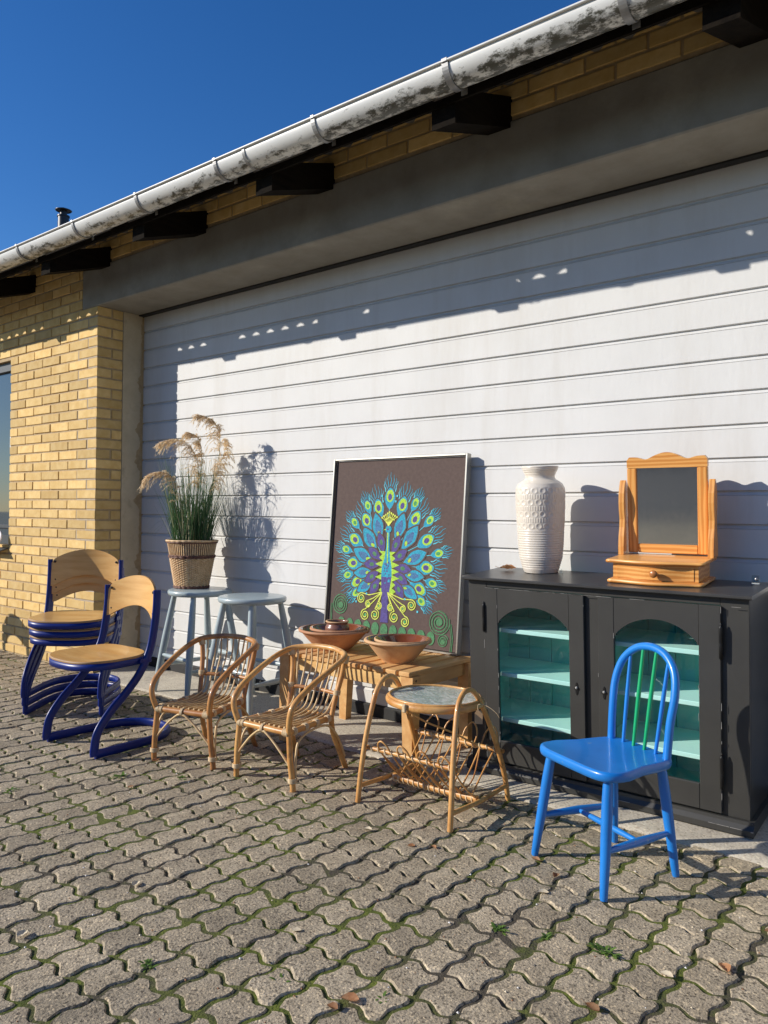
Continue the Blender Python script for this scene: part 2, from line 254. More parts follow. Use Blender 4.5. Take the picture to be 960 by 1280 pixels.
# ------------------------------------------------------------------ mesh builder
class MB:
    def __init__(s): s.v = []; s.f = []; s.mi = []; s.sm = []; s.t = []; s.ms = []; s.tint = 0.0
    def m(s, mt):
        if mt not in s.ms: s.ms.append(mt)
        return s.ms.index(mt)
    def add(s, vs, fs, mt, smooth=False, X=None):
        o = len(s.v)
        s.v += [tuple(X @ Vector(p)) if X else tuple(p) for p in vs]
        k = s.m(mt)
        for f in fs: s.f.append(tuple(o+i for i in f)); s.mi.append(k); s.sm.append(smooth); s.t.append(s.tint)
    def box(s, lo, hi, mt, c=0.0, X=None):
        x0, y0, z0 = lo; x1, y1, z1 = hi
        if c <= 0:
            s.add([(x, y, z) for z in (z0, z1) for y in (y0, y1) for x in (x0, x1)],
                  [(0, 2, 3, 1), (4, 5, 7, 6), (0, 1, 5, 4), (2, 6, 7, 3), (0, 4, 6, 2), (1, 3, 7, 5)], mt, False, X); return
        V = []; idx = {}
        for i, sx in enumerate((-1, 1)):
            for j, sy in enumerate((-1, 1)):
                for k, sz in enumerate((-1, 1)):
                    X_, Y_, Z_ = (x0, x1)[i], (y0, y1)[j], (z0, z1)[k]
                    for a in range(3):
                        p = [X_-sx*c, Y_-sy*c, Z_-sz*c]; p[a] = (X_, Y_, Z_)[a]
                        idx[i, j, k, a] = len(V); V.append(tuple(p))
        F = []
        I = lambda i, j, k, a: idx[i, j, k, a]
        for k in (0, 1):
            q = [I(0, 0, k, 2), I(1, 0, k, 2), I(1, 1, k, 2), I(0, 1, k, 2)]; F.append(q if k else q[::-1])
            q = [I(0, k, 0, 1), I(0, k, 1, 1), I(1, k, 1, 1), I(1, k, 0, 1)]; F.append(q if k else q[::-1])
            q = [I(k, 0, 0, 0), I(k, 1, 0, 0), I(k, 1, 1, 0), I(k, 0, 1, 0)]; F.append(q if k else q[::-1])
        for j in (0, 1):
            for k in (0, 1):
                q = [I(0, j, k, 1), I(1, j, k, 1), I(1, j, k, 2), I(0, j, k, 2)]; F.append(q if (j == k) == False else q[::-1])
                q = [I(j, 0, k, 0), I(j, 1, k, 0), I(j, 1, k, 2), I(j, 0, k, 2)]; F.append(q if (j == k) else q[::-1])
                q = [I(j, k, 0, 0), I(j, k, 1, 0), I(j, k, 1, 1), I(j, k, 0, 1)]; F.append(q if (j != k) else q[::-1])
        for i in (0, 1):
            for j in (0, 1):
                for k in (0, 1):
                    q = [I(i, j, k, 0), I(i, j, k, 1), I(i, j, k, 2)]; F.append(q if (i+j+k) % 2 == 1 else q[::-1])
        s.add(V, F, mt, False, X)
    def prism(s, poly, lo, hi, mt, axis='z', X=None, smooth=False):      # poly in the two other axes, in order
        def P(a, b, c): return {'z': (a, b, c), 'y': (a, c, b), 'x': (c, a, b)}[axis]
        n = len(poly); V = [P(a, b, lo) for a, b in poly]+[P(a, b, hi) for a, b in poly]
        s.add(V, [tuple(range(n))[::-1], tuple(range(n, 2*n))], mt, False, X)
        s.add(V, [(i, (i+1) % n, n+(i+1) % n, n+i) for i in range(n)], mt, smooth, X)
    def lathe(s, prof, mt, seg=40, X=None, smooth=True, cap=True, r_fn=None):
        V = []
        for r, z in prof:
            for k in range(seg):
                a = 2*math.pi*k/seg; rr = r_fn(r, z, a) if r_fn else r
                V.append((rr*math.cos(a), rr*math.sin(a), z))
        F = [(i*seg+k, i*seg+(k+1) % seg, (i+1)*seg+(k+1) % seg, (i+1)*seg+k) for i in range(len(prof)-1) for k in range(seg)]
        s.add(V, F, mt, smooth, X)
        if cap:
            s.add([V[k] for k in range(seg)], [tuple(range(seg))[::-1]], mt, False, X)
            s.add([V[(len(prof)-1)*seg+k] for k in range(seg)], [tuple(range(seg))], mt, False, X)
    def tube(s, pts, r, mt, seg=8, closed=False, ref=None, ab=(1, 1), X=None, cap=True, square=False):
        P = [Vector(p) for p in pts]; n = len(P)
        rr = r if isinstance(r, (list, tuple)) else [r]*n
        T = []
        for i in range(n):
            a = P[(i-1) % n] if (closed or i > 0) else P[i]; b = P[(i+1) % n] if (closed or i < n-1) else P[i]
            t = b-a; T.append(t.normalized() if t.length > 1e-9 else Vector((0, 0, 1)))
        u = Vector(ref) if ref else (Vector((0, 0, 1)) if abs(T[0].z) < .9 else Vector((1, 0, 0)))
        V = []
        for i in range(n):
            if ref: u = Vector(ref)
            u = (u-T[i]*u.dot(T[i])); u = u.normalized() if u.length > 1e-6 else T[i].orthogonal().normalized()
            w = T[i].cross(u)
            for k in range(seg):
                a = 2*math.pi*(k+(.5 if square else 0))/seg
                q = P[i]+u*(math.cos(a)*rr[i]*ab[0])+w*(math.sin(a)*rr[i]*ab[1]); V.append(tuple(q))
        F = []
        for i in range(n if closed else n-1):
            j = (i+1) % n
            for k in range(seg): F.append((i*seg+k, i*seg+(k+1) % seg, j*seg+(k+1) % seg, j*seg+k))
        s.add(V, F, mt, not square, X)
        if cap and not closed:
            s.add([V[k] for k in range(seg)], [tuple(range(seg))[::-1]], mt, False, X)
            s.add([V[(n-1)*seg+k] for k in range(seg)], [tuple(range(seg))], mt, False, X)
    def mesh(s, name):
        me = bpy.data.meshes.new(name); me.from_pydata(s.v, [], s.f)
        for mt in s.ms: me.materials.append(M[mt])
        me.polygons.foreach_set('material_index', s.mi); me.polygons.foreach_set('use_smooth', s.sm)
        if any(s.t):
            a = me.attributes.new('tint', 'FLOAT', 'FACE'); a.data.foreach_set('value', s.t)
        me.validate(); me.update(); return me
    def obj(s, name, parent=None, fix=False, **kw):
        me = s.mesh(name)
        if fix:
            bm = bmesh.new(); bm.from_mesh(me); bmesh.ops.recalc_face_normals(bm, faces=bm.faces); bm.to_mesh(me); bm.free()
        return link(name, me, parent, **kw)
def link(name, data, parent=None, loc=None, rot=None, label=None, cat=None, group=None, kind=None):
    o = bpy.data.objects.new(name, data); col.objects.link(o)
    if parent: o.parent = parent
    if loc: o.location = loc
    if rot: o.rotation_euler = rot
    if label: o['label'] = label
    if cat: o['category'] = cat
    if group: o['group'] = group
    if kind: o['kind'] = kind
    return o
def thing(name, label, cat, loc=(0, 0, 0), rz=0, group=None, rx=0):
    return link(name, None, None, loc, (rx, 0, rz), label, cat, group)
def dup(o, parent=None, loc=None, rz=None, label=None):
    c = o.copy(); col.objects.link(c)
    if parent: c.parent = parent
    if loc: c.location = loc
    if rz is not None: c.rotation_euler = (0, 0, rz)
    if label: c['label'] = label
    for ch in list(o.children): dup(ch, c)
    return c
def catmull(pts, n=6, closed=False):
    P = [Vector(p) for p in pts]; out = []; N = len(P)
    for i in range(N if closed else N-1):
        g = (lambda k: P[k % N]) if closed else (lambda k: P[max(0, min(N-1, k))])
        a, b, c, d = g(i-1), g(i), g(i+1), g(i+2)
        for k in range(n):
            t = k/n; out.append(.5*((2*b)+(c-a)*t+(2*a-5*b+4*c-d)*t*t+(3*b-a-3*c+d)*t**3))
    if not closed: out.append(P[-1])
    return out
def interp(vals, n):
    out = []
    for i in range(n):
        t = i/(n-1)*(len(vals)-1); k = min(int(t), len(vals)-2); out.append(vals[k]+(vals[k+1]-vals[k])*(t-k))
    return out

# ================================================================== GROUND
b = MB(); b.add([(-400, -400, -.05), (400, -400, -.05), (400, 400, -.05), (-400, 400, -.05)], [(0, 1, 2, 3)], 'asphalt')
b.obj('ground', kind='structure')
PX, PY = .1065, .1125
b = MB()
xs = [-15+i*.25 for i in range(81)]; ys = [-4.55+j*.25 for j in range(19)]
ys[-1] = .02
b.add([(x, y, -.0032+.0021*noise.noise(Vector((x*4, y*4, 0)))) for y in ys for x in xs],
      [(j*81+i, j*81+i+1, (j+1)*81+i+1, (j+1)*81+i) for j in range(18) for i in range(80)], 'moss', True)
paving = b.obj('paving', kind='structure')
# wavy stone outline: x-running joints and y-running joints (offsets read along one cell)
jx = [(0, 0), (.16, .007), (.30, .010), (.45, .002), (.60, -.009), (.74, -.011), (.88, -.004)]   # t, dy
jy = [(0, 0), (.17, -.0055), (.34, -.0095), (.50, -.003), (.65, .0045), (.83, .0075), (.93, .0035)]     # t from top going down: dx sign flips
def paver_mesh(seed, gx=.0043, gy=.0031):
    r = random.Random(seed)
    o = []
    for t, d in jx: o.append((t*PX, PY*0+d, 'b'))
    for t, d in jy: o.append((PX+d, t*PY, 'r'))
    for t, d in reversed(jx): o.append(((t)*PX, PY+d, 't')) if t > 0 else o.append((PX, PY, 't'))
    # rebuild cleanly, counter-clockwise
    o = [(t*PX, d) for t, d in jx]+[(PX+d, t*PY) for t, d in jy]
    top = [(t*PX, PY+d) for t, d in jx[1:]]; left = [(d, t*PY) for t, d in jy[1:]]
    o += [(PX, PY)]+top[::-1]+[(0, PY)]+left[::-1]
    c = Vector((PX/2, PY/2)); ring = []
    n = len(o)
    for i, p in enumerate(o):
        a = Vector(o[i-1]); d_ = Vector(o[(i+1) % n])-a; nrm = Vector((-d_.y, d_.x)).normalized()
        # narrower joints along y-lines, wider where moss grows
        g = gx if abs(d_.y) > abs(d_.x) else gy
        ring.append(Vector(p)+nrm*(g+r.uniform(-.0014, .0020)))
    for i in (0, len(jx), ): pass
    V = []; dz = [r.uniform(-.0016, .0016) for _ in range(4)]
    def z(p): return dz[0]*(p.x/PX-.5)*2+dz[1]*(p.y/PY-.5)*2+dz[2]
    for i in (0, len(jx), len(jx)+len(jy), len(jx)*2+len(jy)):
        for d_, am in ((0, .0055), (1, .0018), (-1, .0018)):
            k_ = (i+d_) % n; ring[k_] = ring[k_]+(c-ring[k_]).normalized()*am
    for p in ring: V.append((p.x-c.x, p.y-c.y, -.03))
    for p in ring: V.append((p.x-c.x, p.y-c.y, -.0055+z(p)))
    for p in ring:
        q = p+(c-p).normalized()*.005; V.append((q.x-c.x, q.y-c.y, z(q)))
    F = [(i, (i+1) % n, n+(i+1) % n, n+i) for i in range(n)]+[(n+i, n+(i+1) % n, 2*n+(i+1) % n, 2*n+i) for i in range(n)]
    F.append(tuple(range(2*n, 3*n)))
    return V, F
PV = [paver_mesh(s) for s in range(6)]
pm = []
for V, F in PV:
    b = MB(); b.add(V, F, 'paver'); pm.append(b.mesh('paver'))
cells = []
X0, Y0 = -.586, -.790                                  # a joint crossing read from the picture
for i in range(-136, 46):
    for j in range(-34, 8):
        cx, cy = X0+(i+.5)*PX, Y0+(j+.5)*PY
        edge = -.03-.10*max(0, min(1, (cx+3.6)/2.2))+.0
        if cx < -4.66: edge = .02
        if cy > edge+.035 or cy < -4.5 or cx > 4.5 or cx < -15: continue
        q = px((cx, cy, 0)); vis = q and -20 < q[0] < 980 and q[1] < 1300
        size = FPX/q[2]*PX if vis else 0
        if vis and q[2] < 1.0: size = 0
        cells.append((size, cx, cy))
cells.sort(reverse=True)
st = MB()
for k, (size, cx, cy) in enumerate(cells):
    v = rnd.randrange(6); flip = 0
    if k < 300:
        o = link('paver', pm[v], paving, (cx+rnd.uniform(-.0012, .0012), cy+rnd.uniform(-.0012, .0012), rnd.uniform(-.0015, .0022)), (0, 0, rnd.uniform(-.012, .012)))
    else:
        st.tint = rnd.uniform(-1, 1); V, F = PV[v]
        st.add(V, F, 'paver', False, Matrix.Translation((cx+rnd.uniform(-.0012, .0012), cy+rnd.uniform(-.0012, .0012), rnd.uniform(-.0015, .0022))) @ Matrix.Rotation(rnd.uniform(-.012, .012), 4, 'Z'))
st.obj('paver_field', paving, kind='stuff')
# concrete apron between the pavers and the door, rising a little to the door
b = MB(); nx = 90
ax = [-4.60+i*(6.2/nx) for i in range(nx+1)]
prof = [(-.06, -.03), (-.057, .0035), (-.03, .007), (.03, .012), (.12, .016), (.24, .020), (.42, .023)]
V = []
for x in ax:
    e = -.03-.10*max(0, min(1, (x+3.6)/2.2)) + .012*noise.noise(Vector((x*5, 3, 0)))
    for k, (yy, z) in enumerate(prof):
        Y = yy+(e+.03)*(1-k/6)
        V.append((x, Y, z+.0015*noise.noise(Vector((x*7, Y*7, 9)))))
n = len(prof)
b.add(V, [(i*n+j, (i+1)*n+j, (i+1)*n+j+1, i*n+j+1) for i in range(nx) for j in range(n-1)], 'apron', True)
b.obj('concrete_apron', kind='structure')

# ================================================================== BUILDING
XC, YD = -4.627, .35
bld = thing('garage_building', 'long yellow brick garage with corrugated roof, white half round gutter and wide white sectional door', 'building', (0, 0, 0))
# --- brick wall
CH = .0667; ZB = 1.9708
wallb = MB()                                           # mortar core, recessed behind the brick faces
WX0, WX1 = -10.2, 4.2
wx0, wx1, wz0, wz1 = -6.78, -5.82, .80, 2.185          # window opening
def core(x0, x1, z0, z1, y0=.007, y1=.36): wallb.box((x0, y0, z0), (x1, y1, z1), 'mortar')
core(WX0, wx0, -.05, 2.86); core(wx1, XC-.006, -.05, 2.4); core(wx0, wx1, -.05, wz0); core(wx0, wx1, wz1, 2.86)
core(wx1, -4.83, 2.4, 2.86); core(-4.83, 1.75, 2.66, 2.86); core(1.62, WX1, -.05, 2.4); core(1.75, WX1, 2.4, 2.86)
wall = wallb.obj('brick_wall', bld)
def brick_mesh(L_, W_, seed):
    r = random.Random(seed); b = MB()
    b.box((0, 0, 0), (L_, W_, .0545), 'brick', .0022)
    b.v = [(x+r.uniform(-.0009, .0009), y+r.uniform(-.0007, .0007), z+r.uniform(-.0009, .0009)) for x, y, z in b.v]
    return b
BK = {}
def bkey(L_, W_): return (round(L_, 3), round(W_, 3))
bricks = []                                            # (size on screen, x, y, z, L, W)
def want(x, y, z, L_, W_=.10):
    q = px((x+L_/2, y, z+.027)); vis = q and -40 < q[0] < 990 and -30 < q[1] < 1290
    bricks.append((FPX/q[2] if vis else 0, x, y, z, L_, W_))
def clip(x0, x1, z):                                   # bricks of one course on the front face, cut at openings
    segs = [(x0, x1)]; zc = z+.027
    def cut(a, b_):
        nonlocal segs; out = []
        for s0, s1 in segs:
            if s1 <= a or s0 >= b_: out.append((s0, s1)); continue
            if s0 < a-.02: out.append((s0, a))
            if s1 > b_+.02: out.append((b_, s1))
        segs = out
    if wz0-.02 < zc < wz1+.01: cut(wx0-.001, wx1+.001)
    if 2.395 < zc < 2.665: cut(-4.82, 1.75)
    if zc < 2.4: cut(XC, 1.62)
    return segs
for m_ in range(-30, 14):
    z = ZB+m_*CH-.02725
    if z < -.03 or z > 2.83: continue
    even = m_ % 2 == 0
    first = .228 if even else .108
    edges = [(XC-first, XC)]
    x = XC-first-.012
    while x > WX0+.24: edges.append((x-.228, x)); x -= .240
    x = XC+.012
    if not even: edges.append((XC+.012, XC+.120)); x = XC+.132
    while x < WX1: edges.append((x, x+.228)); x += .24
    for a, c in edges:
        for s0, s1 in clip(a, c, z):
            if s1-s0 > .03: want(s0+rnd.uniform(-.001, .001), rnd.uniform(-.0015, .0015), z+rnd.uniform(-.0008, .0008), s1-s0, .184 if (not even and abs(s1-XC) < 1e-6 and z < 2.36) else .10)
    # reveal at the left of the door: bricks seen end-on, running into the opening
    if z < 2.36:
        if even:
            bricks.append((FPX/5.2, XC-.104, .112, z, .104, .072)) 
        else:
            pass
bricks.sort(key=lambda t: -t[0])
st = MB()
for k, (s_, x, y, z, L_, W_) in enumerate(bricks):
    key = bkey(L_, W_)
    if key not in BK: BK[key] = [brick_mesh(L_, W_, hash(key)+i*13) for i in range(2)]; BK[key] += [[q.mesh('brick') for q in BK[key]]]
    i = rnd.randrange(2)
    if k < 300: link('brick', BK[key][2][i], wall, (x, y, z))
    else:
        st.tint = rnd.uniform(-1, 1); q = BK[key][i]; st.add(q.v, q.f, 'brick', False, Matrix.Translation((x, y, z)))
st.obj('brick_courses', wall, kind='stuff')
# grey mortar smeared round the quoins where the corner was repaired
mr_ = MB()
for m_ in range(-24, 7):
    z = ZB+m_*CH-.02725; even = m_ % 2 == 0
    first = .228 if even else .108
    r = random.Random(m_)
    mr_.box((XC-first-r.uniform(0, .02), .0035, z-.0118+.0006), (XC-.008, .02, z-.0006), 'mortar2')
    mr_.box((XC-first-.0115, .0030, z), (XC-first-.0005, .02, z+.0545), 'mortar2')
mr_.obj('mortar_repair', wall)
# --- lintel
b = MB(); b.box((-4.815, -.004, 2.400), (1.74, .365, 2.657), 'lintel', .006); b.obj('lintel', bld)
# --- rendered jamb with a broken edge
b = MB(); jag = []
zz = -.02; r = random.Random(5)
while zz < 2.39:
    chip = 0
    for c0, w, d in ((1.93, .12, .035), (1.62, .10, .05), (1.42, .16, .06), (1.13, .09, .07), (.72, .10, .05), (.52, .12, .05), (.3, .1, .04)):
        if abs(zz-c0) < w/2: chip = max(chip, d*(1-abs(zz-c0)/(w/2))**.5)
    jag.append((.322-chip*r.uniform(.35, 1.0)+.006*noise.noise(Vector((zz*9, 0, 0)))+r.uniform(-.004, .004), zz)); zz += .014
poly = [(.186, 2.398), (.186, -.02)]+jag+[(.322, 2.398)]
b.prism(poly, XC-.06, XC+.006, 'jamb', 'x'); b.box((XC-.06, .23, -.02), (XC-.03, .36, 2.395), 'jamb')
b.obj('rendered_jamb', bld, fix=True)
b = MB(); b.box((-4.672, .318, .0), (-4.6455, .39, 2.39), 'rubber'); b.box((-4.657, .30, 2.392), (1.62, .342, 2.399), 'rubber'); b.box((-4.70, .39, .0), (1.7, .40, 2.45), 'rubber')  # black track strips; rear sheet stands in for the dark gap and interior
b.obj('door_track_and_dark_gap', bld)
b = MB(); b.box((1.616, .0, -.02), (1.62, .34, 2.398), 'jamb'); b.obj('rendered_jamb', bld)
# --- sectional door: one panel per groove line
ZG, PG = 2.298, .12538
door = link('garage_door', None, bld)
for i in range(-1, 18):
    zt = ZG-i*PG; zb = zt-PG
    if i == -1: zt = 2.405
    if i == 17: zb = .085
    b = MB(); x0, x1 = -4.645, 1.60
    y = YD
    prof = [(y+.0005, zt-.0005), (y+.0100, zt-.0010), (y+.0100, zt-.0045), (y, zt-.0165)] if i >= 0 else [(y, zt)]
    prof += [(y, zt-.0170), (y+.0030, zt-.0178), (y, zt-.0198)] if i >= 0 else []
    prof += [(y, zb+.001), (y+.002, zb), (y+.03, zb), (y+.03, zt-.0012)]
    b.prism(prof, x0, x1, 'door', 'x'); b.obj('door_panel', door, fix=True)
b = MB(); b.box((-4.640, YD-.012, .018), (1.60, YD+.03, .0845), 'rubber', .006); b.obj('bottom_seal', door)
# --- window left
w = link('window', None, bld)
b = MB()
for lo, hi in (((wx0, .035, wz0), (wx0+.06, .11, wz1)), ((wx1-.052, .035, wz0), (wx1, .11, wz1)), ((wx0+.06, .037, wz1-.07), (wx1-.052, .11, wz1)), ((wx0+.06, .037, wz0), (wx1-.052, .11, wz0+.07)), ((wx0+.06, .05, wz0+.12), (wx1-.052, .10, wz0+.15))):
    b.box(lo, hi, 'window', .004)
b.obj('frame', w)
b = MB(); b.box((wx0+.055, .062, wz0+.06), (wx1-.048, .070, wz1-.06), 'winglass'); b.obj('pane', w)
b = MB(); b.box((wx1-.115, .056, 1.50), (wx1-.075, .0605, 1.62), 'white'); b.obj('sticker', w)
b = MB(); b.prism([(-.075, wz0-.055), (-.085, wz0-.05), (.06, wz0+.003), (.06, wz0-.01)], wx0-.0, wx1+.0, 'window', 'x'); b.obj('sill', w, fix=True)
b = MB(); b.lathe([(.0, -.006), (.07, -.006), (.075, 0), (.07, .006), (0, .006)], 'white', 24, Matrix.Translation((wx1-.085, -.045, wz0+.05)) @ Matrix.Rotation(R(80), 4, 'X') @ Matrix.Scale(1.25, 4, (1, 0, 0)) @ Matrix.Scale(.8, 4))
b.obj('white_enamel_dish', None, label='white oval dish standing on the window sill at the left edge', cat='dish')
# --- rafters, fascia, battens, roof
SL = .35
for k in range(-4, 8):
    xr = -1.575+.97*(-k+1) - .97 + .0
    b = MB()
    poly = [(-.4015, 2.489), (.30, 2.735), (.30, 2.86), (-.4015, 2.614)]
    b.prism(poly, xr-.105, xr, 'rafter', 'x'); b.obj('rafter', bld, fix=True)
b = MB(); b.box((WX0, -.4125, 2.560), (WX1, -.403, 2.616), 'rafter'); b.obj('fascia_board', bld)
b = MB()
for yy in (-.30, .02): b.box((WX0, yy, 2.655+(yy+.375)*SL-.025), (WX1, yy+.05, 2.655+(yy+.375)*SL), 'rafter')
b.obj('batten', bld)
b = MB(); pit = .124; segn = 8; V = []; F = []
nxr = int((WX1-WX0)/pit*segn)
rows = [(-.4645, 2.658), (.8, 2.658+1.2645*SL), (2.2, 2.658+2.6645*SL), (4.2, 2.658+4.6645*SL)]
for (yy, z) in rows:
    for i in range(nxr+1):
        x = WX0+i*pit/segn; V.append((x, yy, z+.0155*math.cos(2*math.pi*(x+4.995)/pit)))
for j in range(3):
    for i in range(nxr): F.append((j*(nxr+1)+i, j*(nxr+1)+i+1, (j+1)*(nxr+1)+i+1, (j+1)*(nxr+1)+i))
n0 = len(V)
V += [(x, y, z+.008) for x, y, z in V]
F += [tuple(n0+q for q in f[::-1]) for f in F]+[(i+1, i, n0+i, n0+i+1) for i in range(nxr)]
b.add(V, F, 'roof', True); roof = b.obj('roof', bld)
# blocks added to stop the sun in some waves; open waves throw the small light spots onto wall and door
b = MB(); r = random.Random(3)
open_w = {-1, 0, 1, 2, 4, 5, 6, 7, 8, 9, 11, 12, 19, 20, 21, 27, -12, -11, -10, -9, -8, -7, -6, -4, -3, -2}
for k in range(-42, 72):
    if k in open_w: continue
    x = -4.995+k*pit
    if x > WX1-.1: continue
    b = MB(); b.box((x-.0615, -.4545, 2.598), (x+.0615, -.4145, 2.677), 'rafter'); b.obj('eaves_light_block', roof)
# back slope so the roof closes
b = MB(); b.add([(WX0, 4.2, 4.28), (WX1, 4.2, 4.28), (WX1, 8.6, 2.75), (WX0, 8.6, 2.75)], [(0, 1, 2, 3)], 'roof'); b.obj('back_roof_slope', roof)
b = MB(); b.box((WX0, .34, -.05), (WX0+.25, 8.3, 2.70), 'brick'); b.box((WX1-.25, .34, -.05), (WX1, 8.3, 2.70), 'brick'); b.box((WX0, 8.05, -.05), (WX1, 8.3, 2.7), 'brick')
b.obj('rear_walls', bld)
# --- gutter
b = MB(); gy, gz, gr = -.473, 2.6386, .063
prof = []
for k in range(15):
    a = math.pi+math.pi*k/14*.80; prof.append((gy+gr*math.cos(a), gz+gr*math.sin(a)))
inner = [(gy+(p[0]-gy)*.93, gz+(p[1]-gz)*.93) for p in prof][::-1]
lip = [(gy-gr-.004+.006*math.cos(t), gz+.002+.006*math.sin(t)) for t in [R(x) for x in (-20, 40, 100, 160, 220)]]
poly = lip[::1][::-1]+prof+inner
segs = [(-10.3, -7.5), (-7.5, -5.03), (-5.03, -2.585), (-2.585, 1.4), (1.4, 4.3)]
gut = link('gutter', None, bld)
V = []
for x0, x1 in segs:
    n = len(poly); nx = max(2, int((x1-x0)/.2)); V = []
    for i in range(nx+1):
        x = x0+(x1-x0)*i/nx; dz = .004*noise.noise(Vector((x*.6, 0, 0)))-.0035*(x+4.6)*.8
        for p in poly: V.append((x, p[0], p[1]+max(-.02, min(.02, dz))))
    b.add(V, [(i*n+k, i*n+(k+1) % n, (i+1)*n+(k+1) % n, (i+1)*n+k) for i in range(nx) for k in range(n)], 'gutter', True)
b.obj('channel', gut, fix=True)
for k, bx in enumerate([-5.26-.61*q for q in range(7, 0, -1)]+[-5.26, -4.63, -3.995, -3.397, -2.782, -2.172, -1.541, -.915, -.3, .31, .92]):
    dz = max(-.02, min(.02, .004*noise.noise(Vector((bx*.6, 0, 0)))-.0035*(bx+4.6)*.8))
    b = MB(); V = []; n = 17; w_ = .026 if bx > -2 else .02
    for xx in (bx, bx+w_):
        for rr_ in (gr+.0012, gr+.0052):
            for q in range(n):
                a = math.pi*.985+math.pi*q/(n-1)*.80; V.append((xx, gy+rr_*math.cos(a), gz+dz+rr_*math.sin(a)))
    F = []
    for q in range(n-1): F += [(n+q, n+q+1, 3*n+q+1, 3*n+q), (q+1, q, 2*n+q, 2*n+q+1), (q, q+1, n+q+1, n+q), (2*n+q+1, 2*n+q, 3*n+q, 3*n+q+1)]
    b.add(V, F, 'bracket'); b.box((bx, gy-gr-.010, gz+dz-.004), (bx+w_, gy-gr+.004, gz+dz+.011), 'bracket', .002)
    b.box((bx, gy+gr-.006, gz+dz-.062), (bx+w_, gy+gr+.002, gz+dz-.040), 'bracket')
    b.obj('bracket', gut, fix=True)
for x in (-7.5, -5.03, -2.585, 1.4):
    b = MB(); V = []; n = 17
    for xx in (x-.004, x+.012):
        for q in range(n):
            a = math.pi+math.pi*q/(n-1)*.80; V.append((xx, gy+(gr+.004)*math.cos(a), gz-.0035*(x+4.6)*.8+(gr+.004)*math.sin(a)))
    b.add(V, [(q, q+1, n+q+1, n+q) for q in range(n-1)], 'bracket', True); b.obj('joint_strip', gut)
# --- flue on the roof
fx, fy = -8.62, 1.9; fz = 2.66+2.34*SL+.08
b = MB(); X = Matrix.Translation((fx, fy, fz))
b.lathe([(.062, -.35), (.062, .94)], 'flue', 20, X); b.lathe([(.04, .94), (.04, 1.0)], 'flue', 16, X); b.lathe([(.085, 1.0), (.095, 1.008), (.0, 1.045)], 'flue', 20, X, cap=False); b.lathe([(.095, 1.008), (.0, 1.0)], 'flue', 20, X, cap=False)
b.lathe([(.07, .93), (.07, .945)], 'flue', 20, X)
b.lathe([(.022, -.35), (.022, .9)], 'flue', 12, Matrix.Translation((fx-.09, fy, fz))); b.box((fx-.1, fy-.01, fz+.6), (fx, fy+.01, fz+.62), 'flue')
b.obj('flue_pipe', roof)

# ================================================================== FURNITURE
# --- blue child chair with hoop back
t = thing('hoop_back_chair', 'small bright blue wooden hoop back chair with two green spindles in front of the cabinet', 'chair', (-.944, -.466, 0), R(-25.5))
def capsule(pts, rads, mt, name, parent, seg=14, n=8, **kw):
    P = catmull(pts, n); b = MB(); b.tube(P, interp(rads, len(P)), mt, seg, **kw); return b.obj(name, parent)
sh = .350
seatpoly = []
for k in range(48):
    a = 2*math.pi*k/48; c_, s_ = math.cos(a), math.sin(a); e = .40
    X_ = abs(c_)**e*(1 if c_ > 0 else -1); Y_ = abs(s_)**e*(1 if s_ > 0 else -1)
    hw = .166 if Y_ < 0 else .150
    seatpoly.append((X_*(hw-.012*Y_), Y_*.158))
b = MB(); V = []; n = 48
for sc, z in ((.93, sh-.030), (.985, sh-.027), (1.0, sh-.018), (1.0, sh-.009), (.985, sh-.002), (.95, sh)):
    V += [(x*sc, y*sc, z) for x, y in seatpoly]
b.add(V, [(i*n+k, i*n+(k+1) % n, (i+1)*n+(k+1) % n, (i+1)*n+k) for i in range(5) for k in range(n)], 'blue', True)
V2 = []
for q, sc in enumerate((.95, .7, .4, .1)):
    V2 += [(x*sc, y*sc, sh-(0, .004, .006, .006)[q]) for x, y in seatpoly]
b.add(V2, [(i*n+k, i*n+(k+1) % n, (i+1)*n+(k+1) % n, (i+1)*n+k) for i in range(3) for k in range(n)]+[tuple(range(3*n, 4*n))], 'blue', True)
b.add(V[:n], [tuple(range(n))[::-1]], 'blue'); b.obj('seat', t)
feet = [(-.158, -.150), (.158, -.150), (-.130, .150), (.130, .150)]; tops = [(-.128, -.112), (.128, -.112), (-.105, .112), (.105, .112)]
for (fx_, fy_), (tx, ty) in zip(feet, tops):
    P = [(fx_+(tx-fx_)*q, fy_+(ty-fy_)*q, (sh-.025)*q) for q in (0, .02, .25, .5, .75, .93, 1)]
    b = MB(); b.tube(P, [.0095, .0112, .0138, .0155, .0160, .0145, .012], 'blue', 14); b.obj('leg', t)
def at_leg(i, z): q = z/(sh-.025); return Vector((feet[i][0]+(tops[i][0]-feet[i][0])*q, feet[i][1]+(tops[i][1]-feet[i][1])*q, z))
for i, j in ((0, 2), (1, 3)):
    a, c = at_leg(i, .128), at_leg(j, .128); P = [a.lerp(c, q) for q in (0, .15, .5, .85, 1)]
    b = MB(); b.tube(P, [.007, .0095, .013, .0095, .007], 'blue', 12); b.obj('side_stretcher', t)
a = (at_leg(0, .128)+at_leg(2, .128))/2; c = (at_leg(1, .128)+at_leg(3, .128))/2
b = MB(); b.tube([a.lerp(c, q) for q in (0, .1, .5, .9, 1)], [.006, .008, .0105, .008, .006], 'blue', 12); b.obj('cross_stretcher', t)
hoop = [(-.118, .120, sh-.01), (-.122, .128, sh+.10), (-.126, .142, sh+.185), (-.108, .156, sh+.252), (-.062, .166, sh+.295), (0, .169, sh+.309), (.062, .166, sh+.295), (.108, .156, sh+.252), (.126, .142, sh+.185), (.122, .128, sh+.10), (.118, .120, sh-.01)]
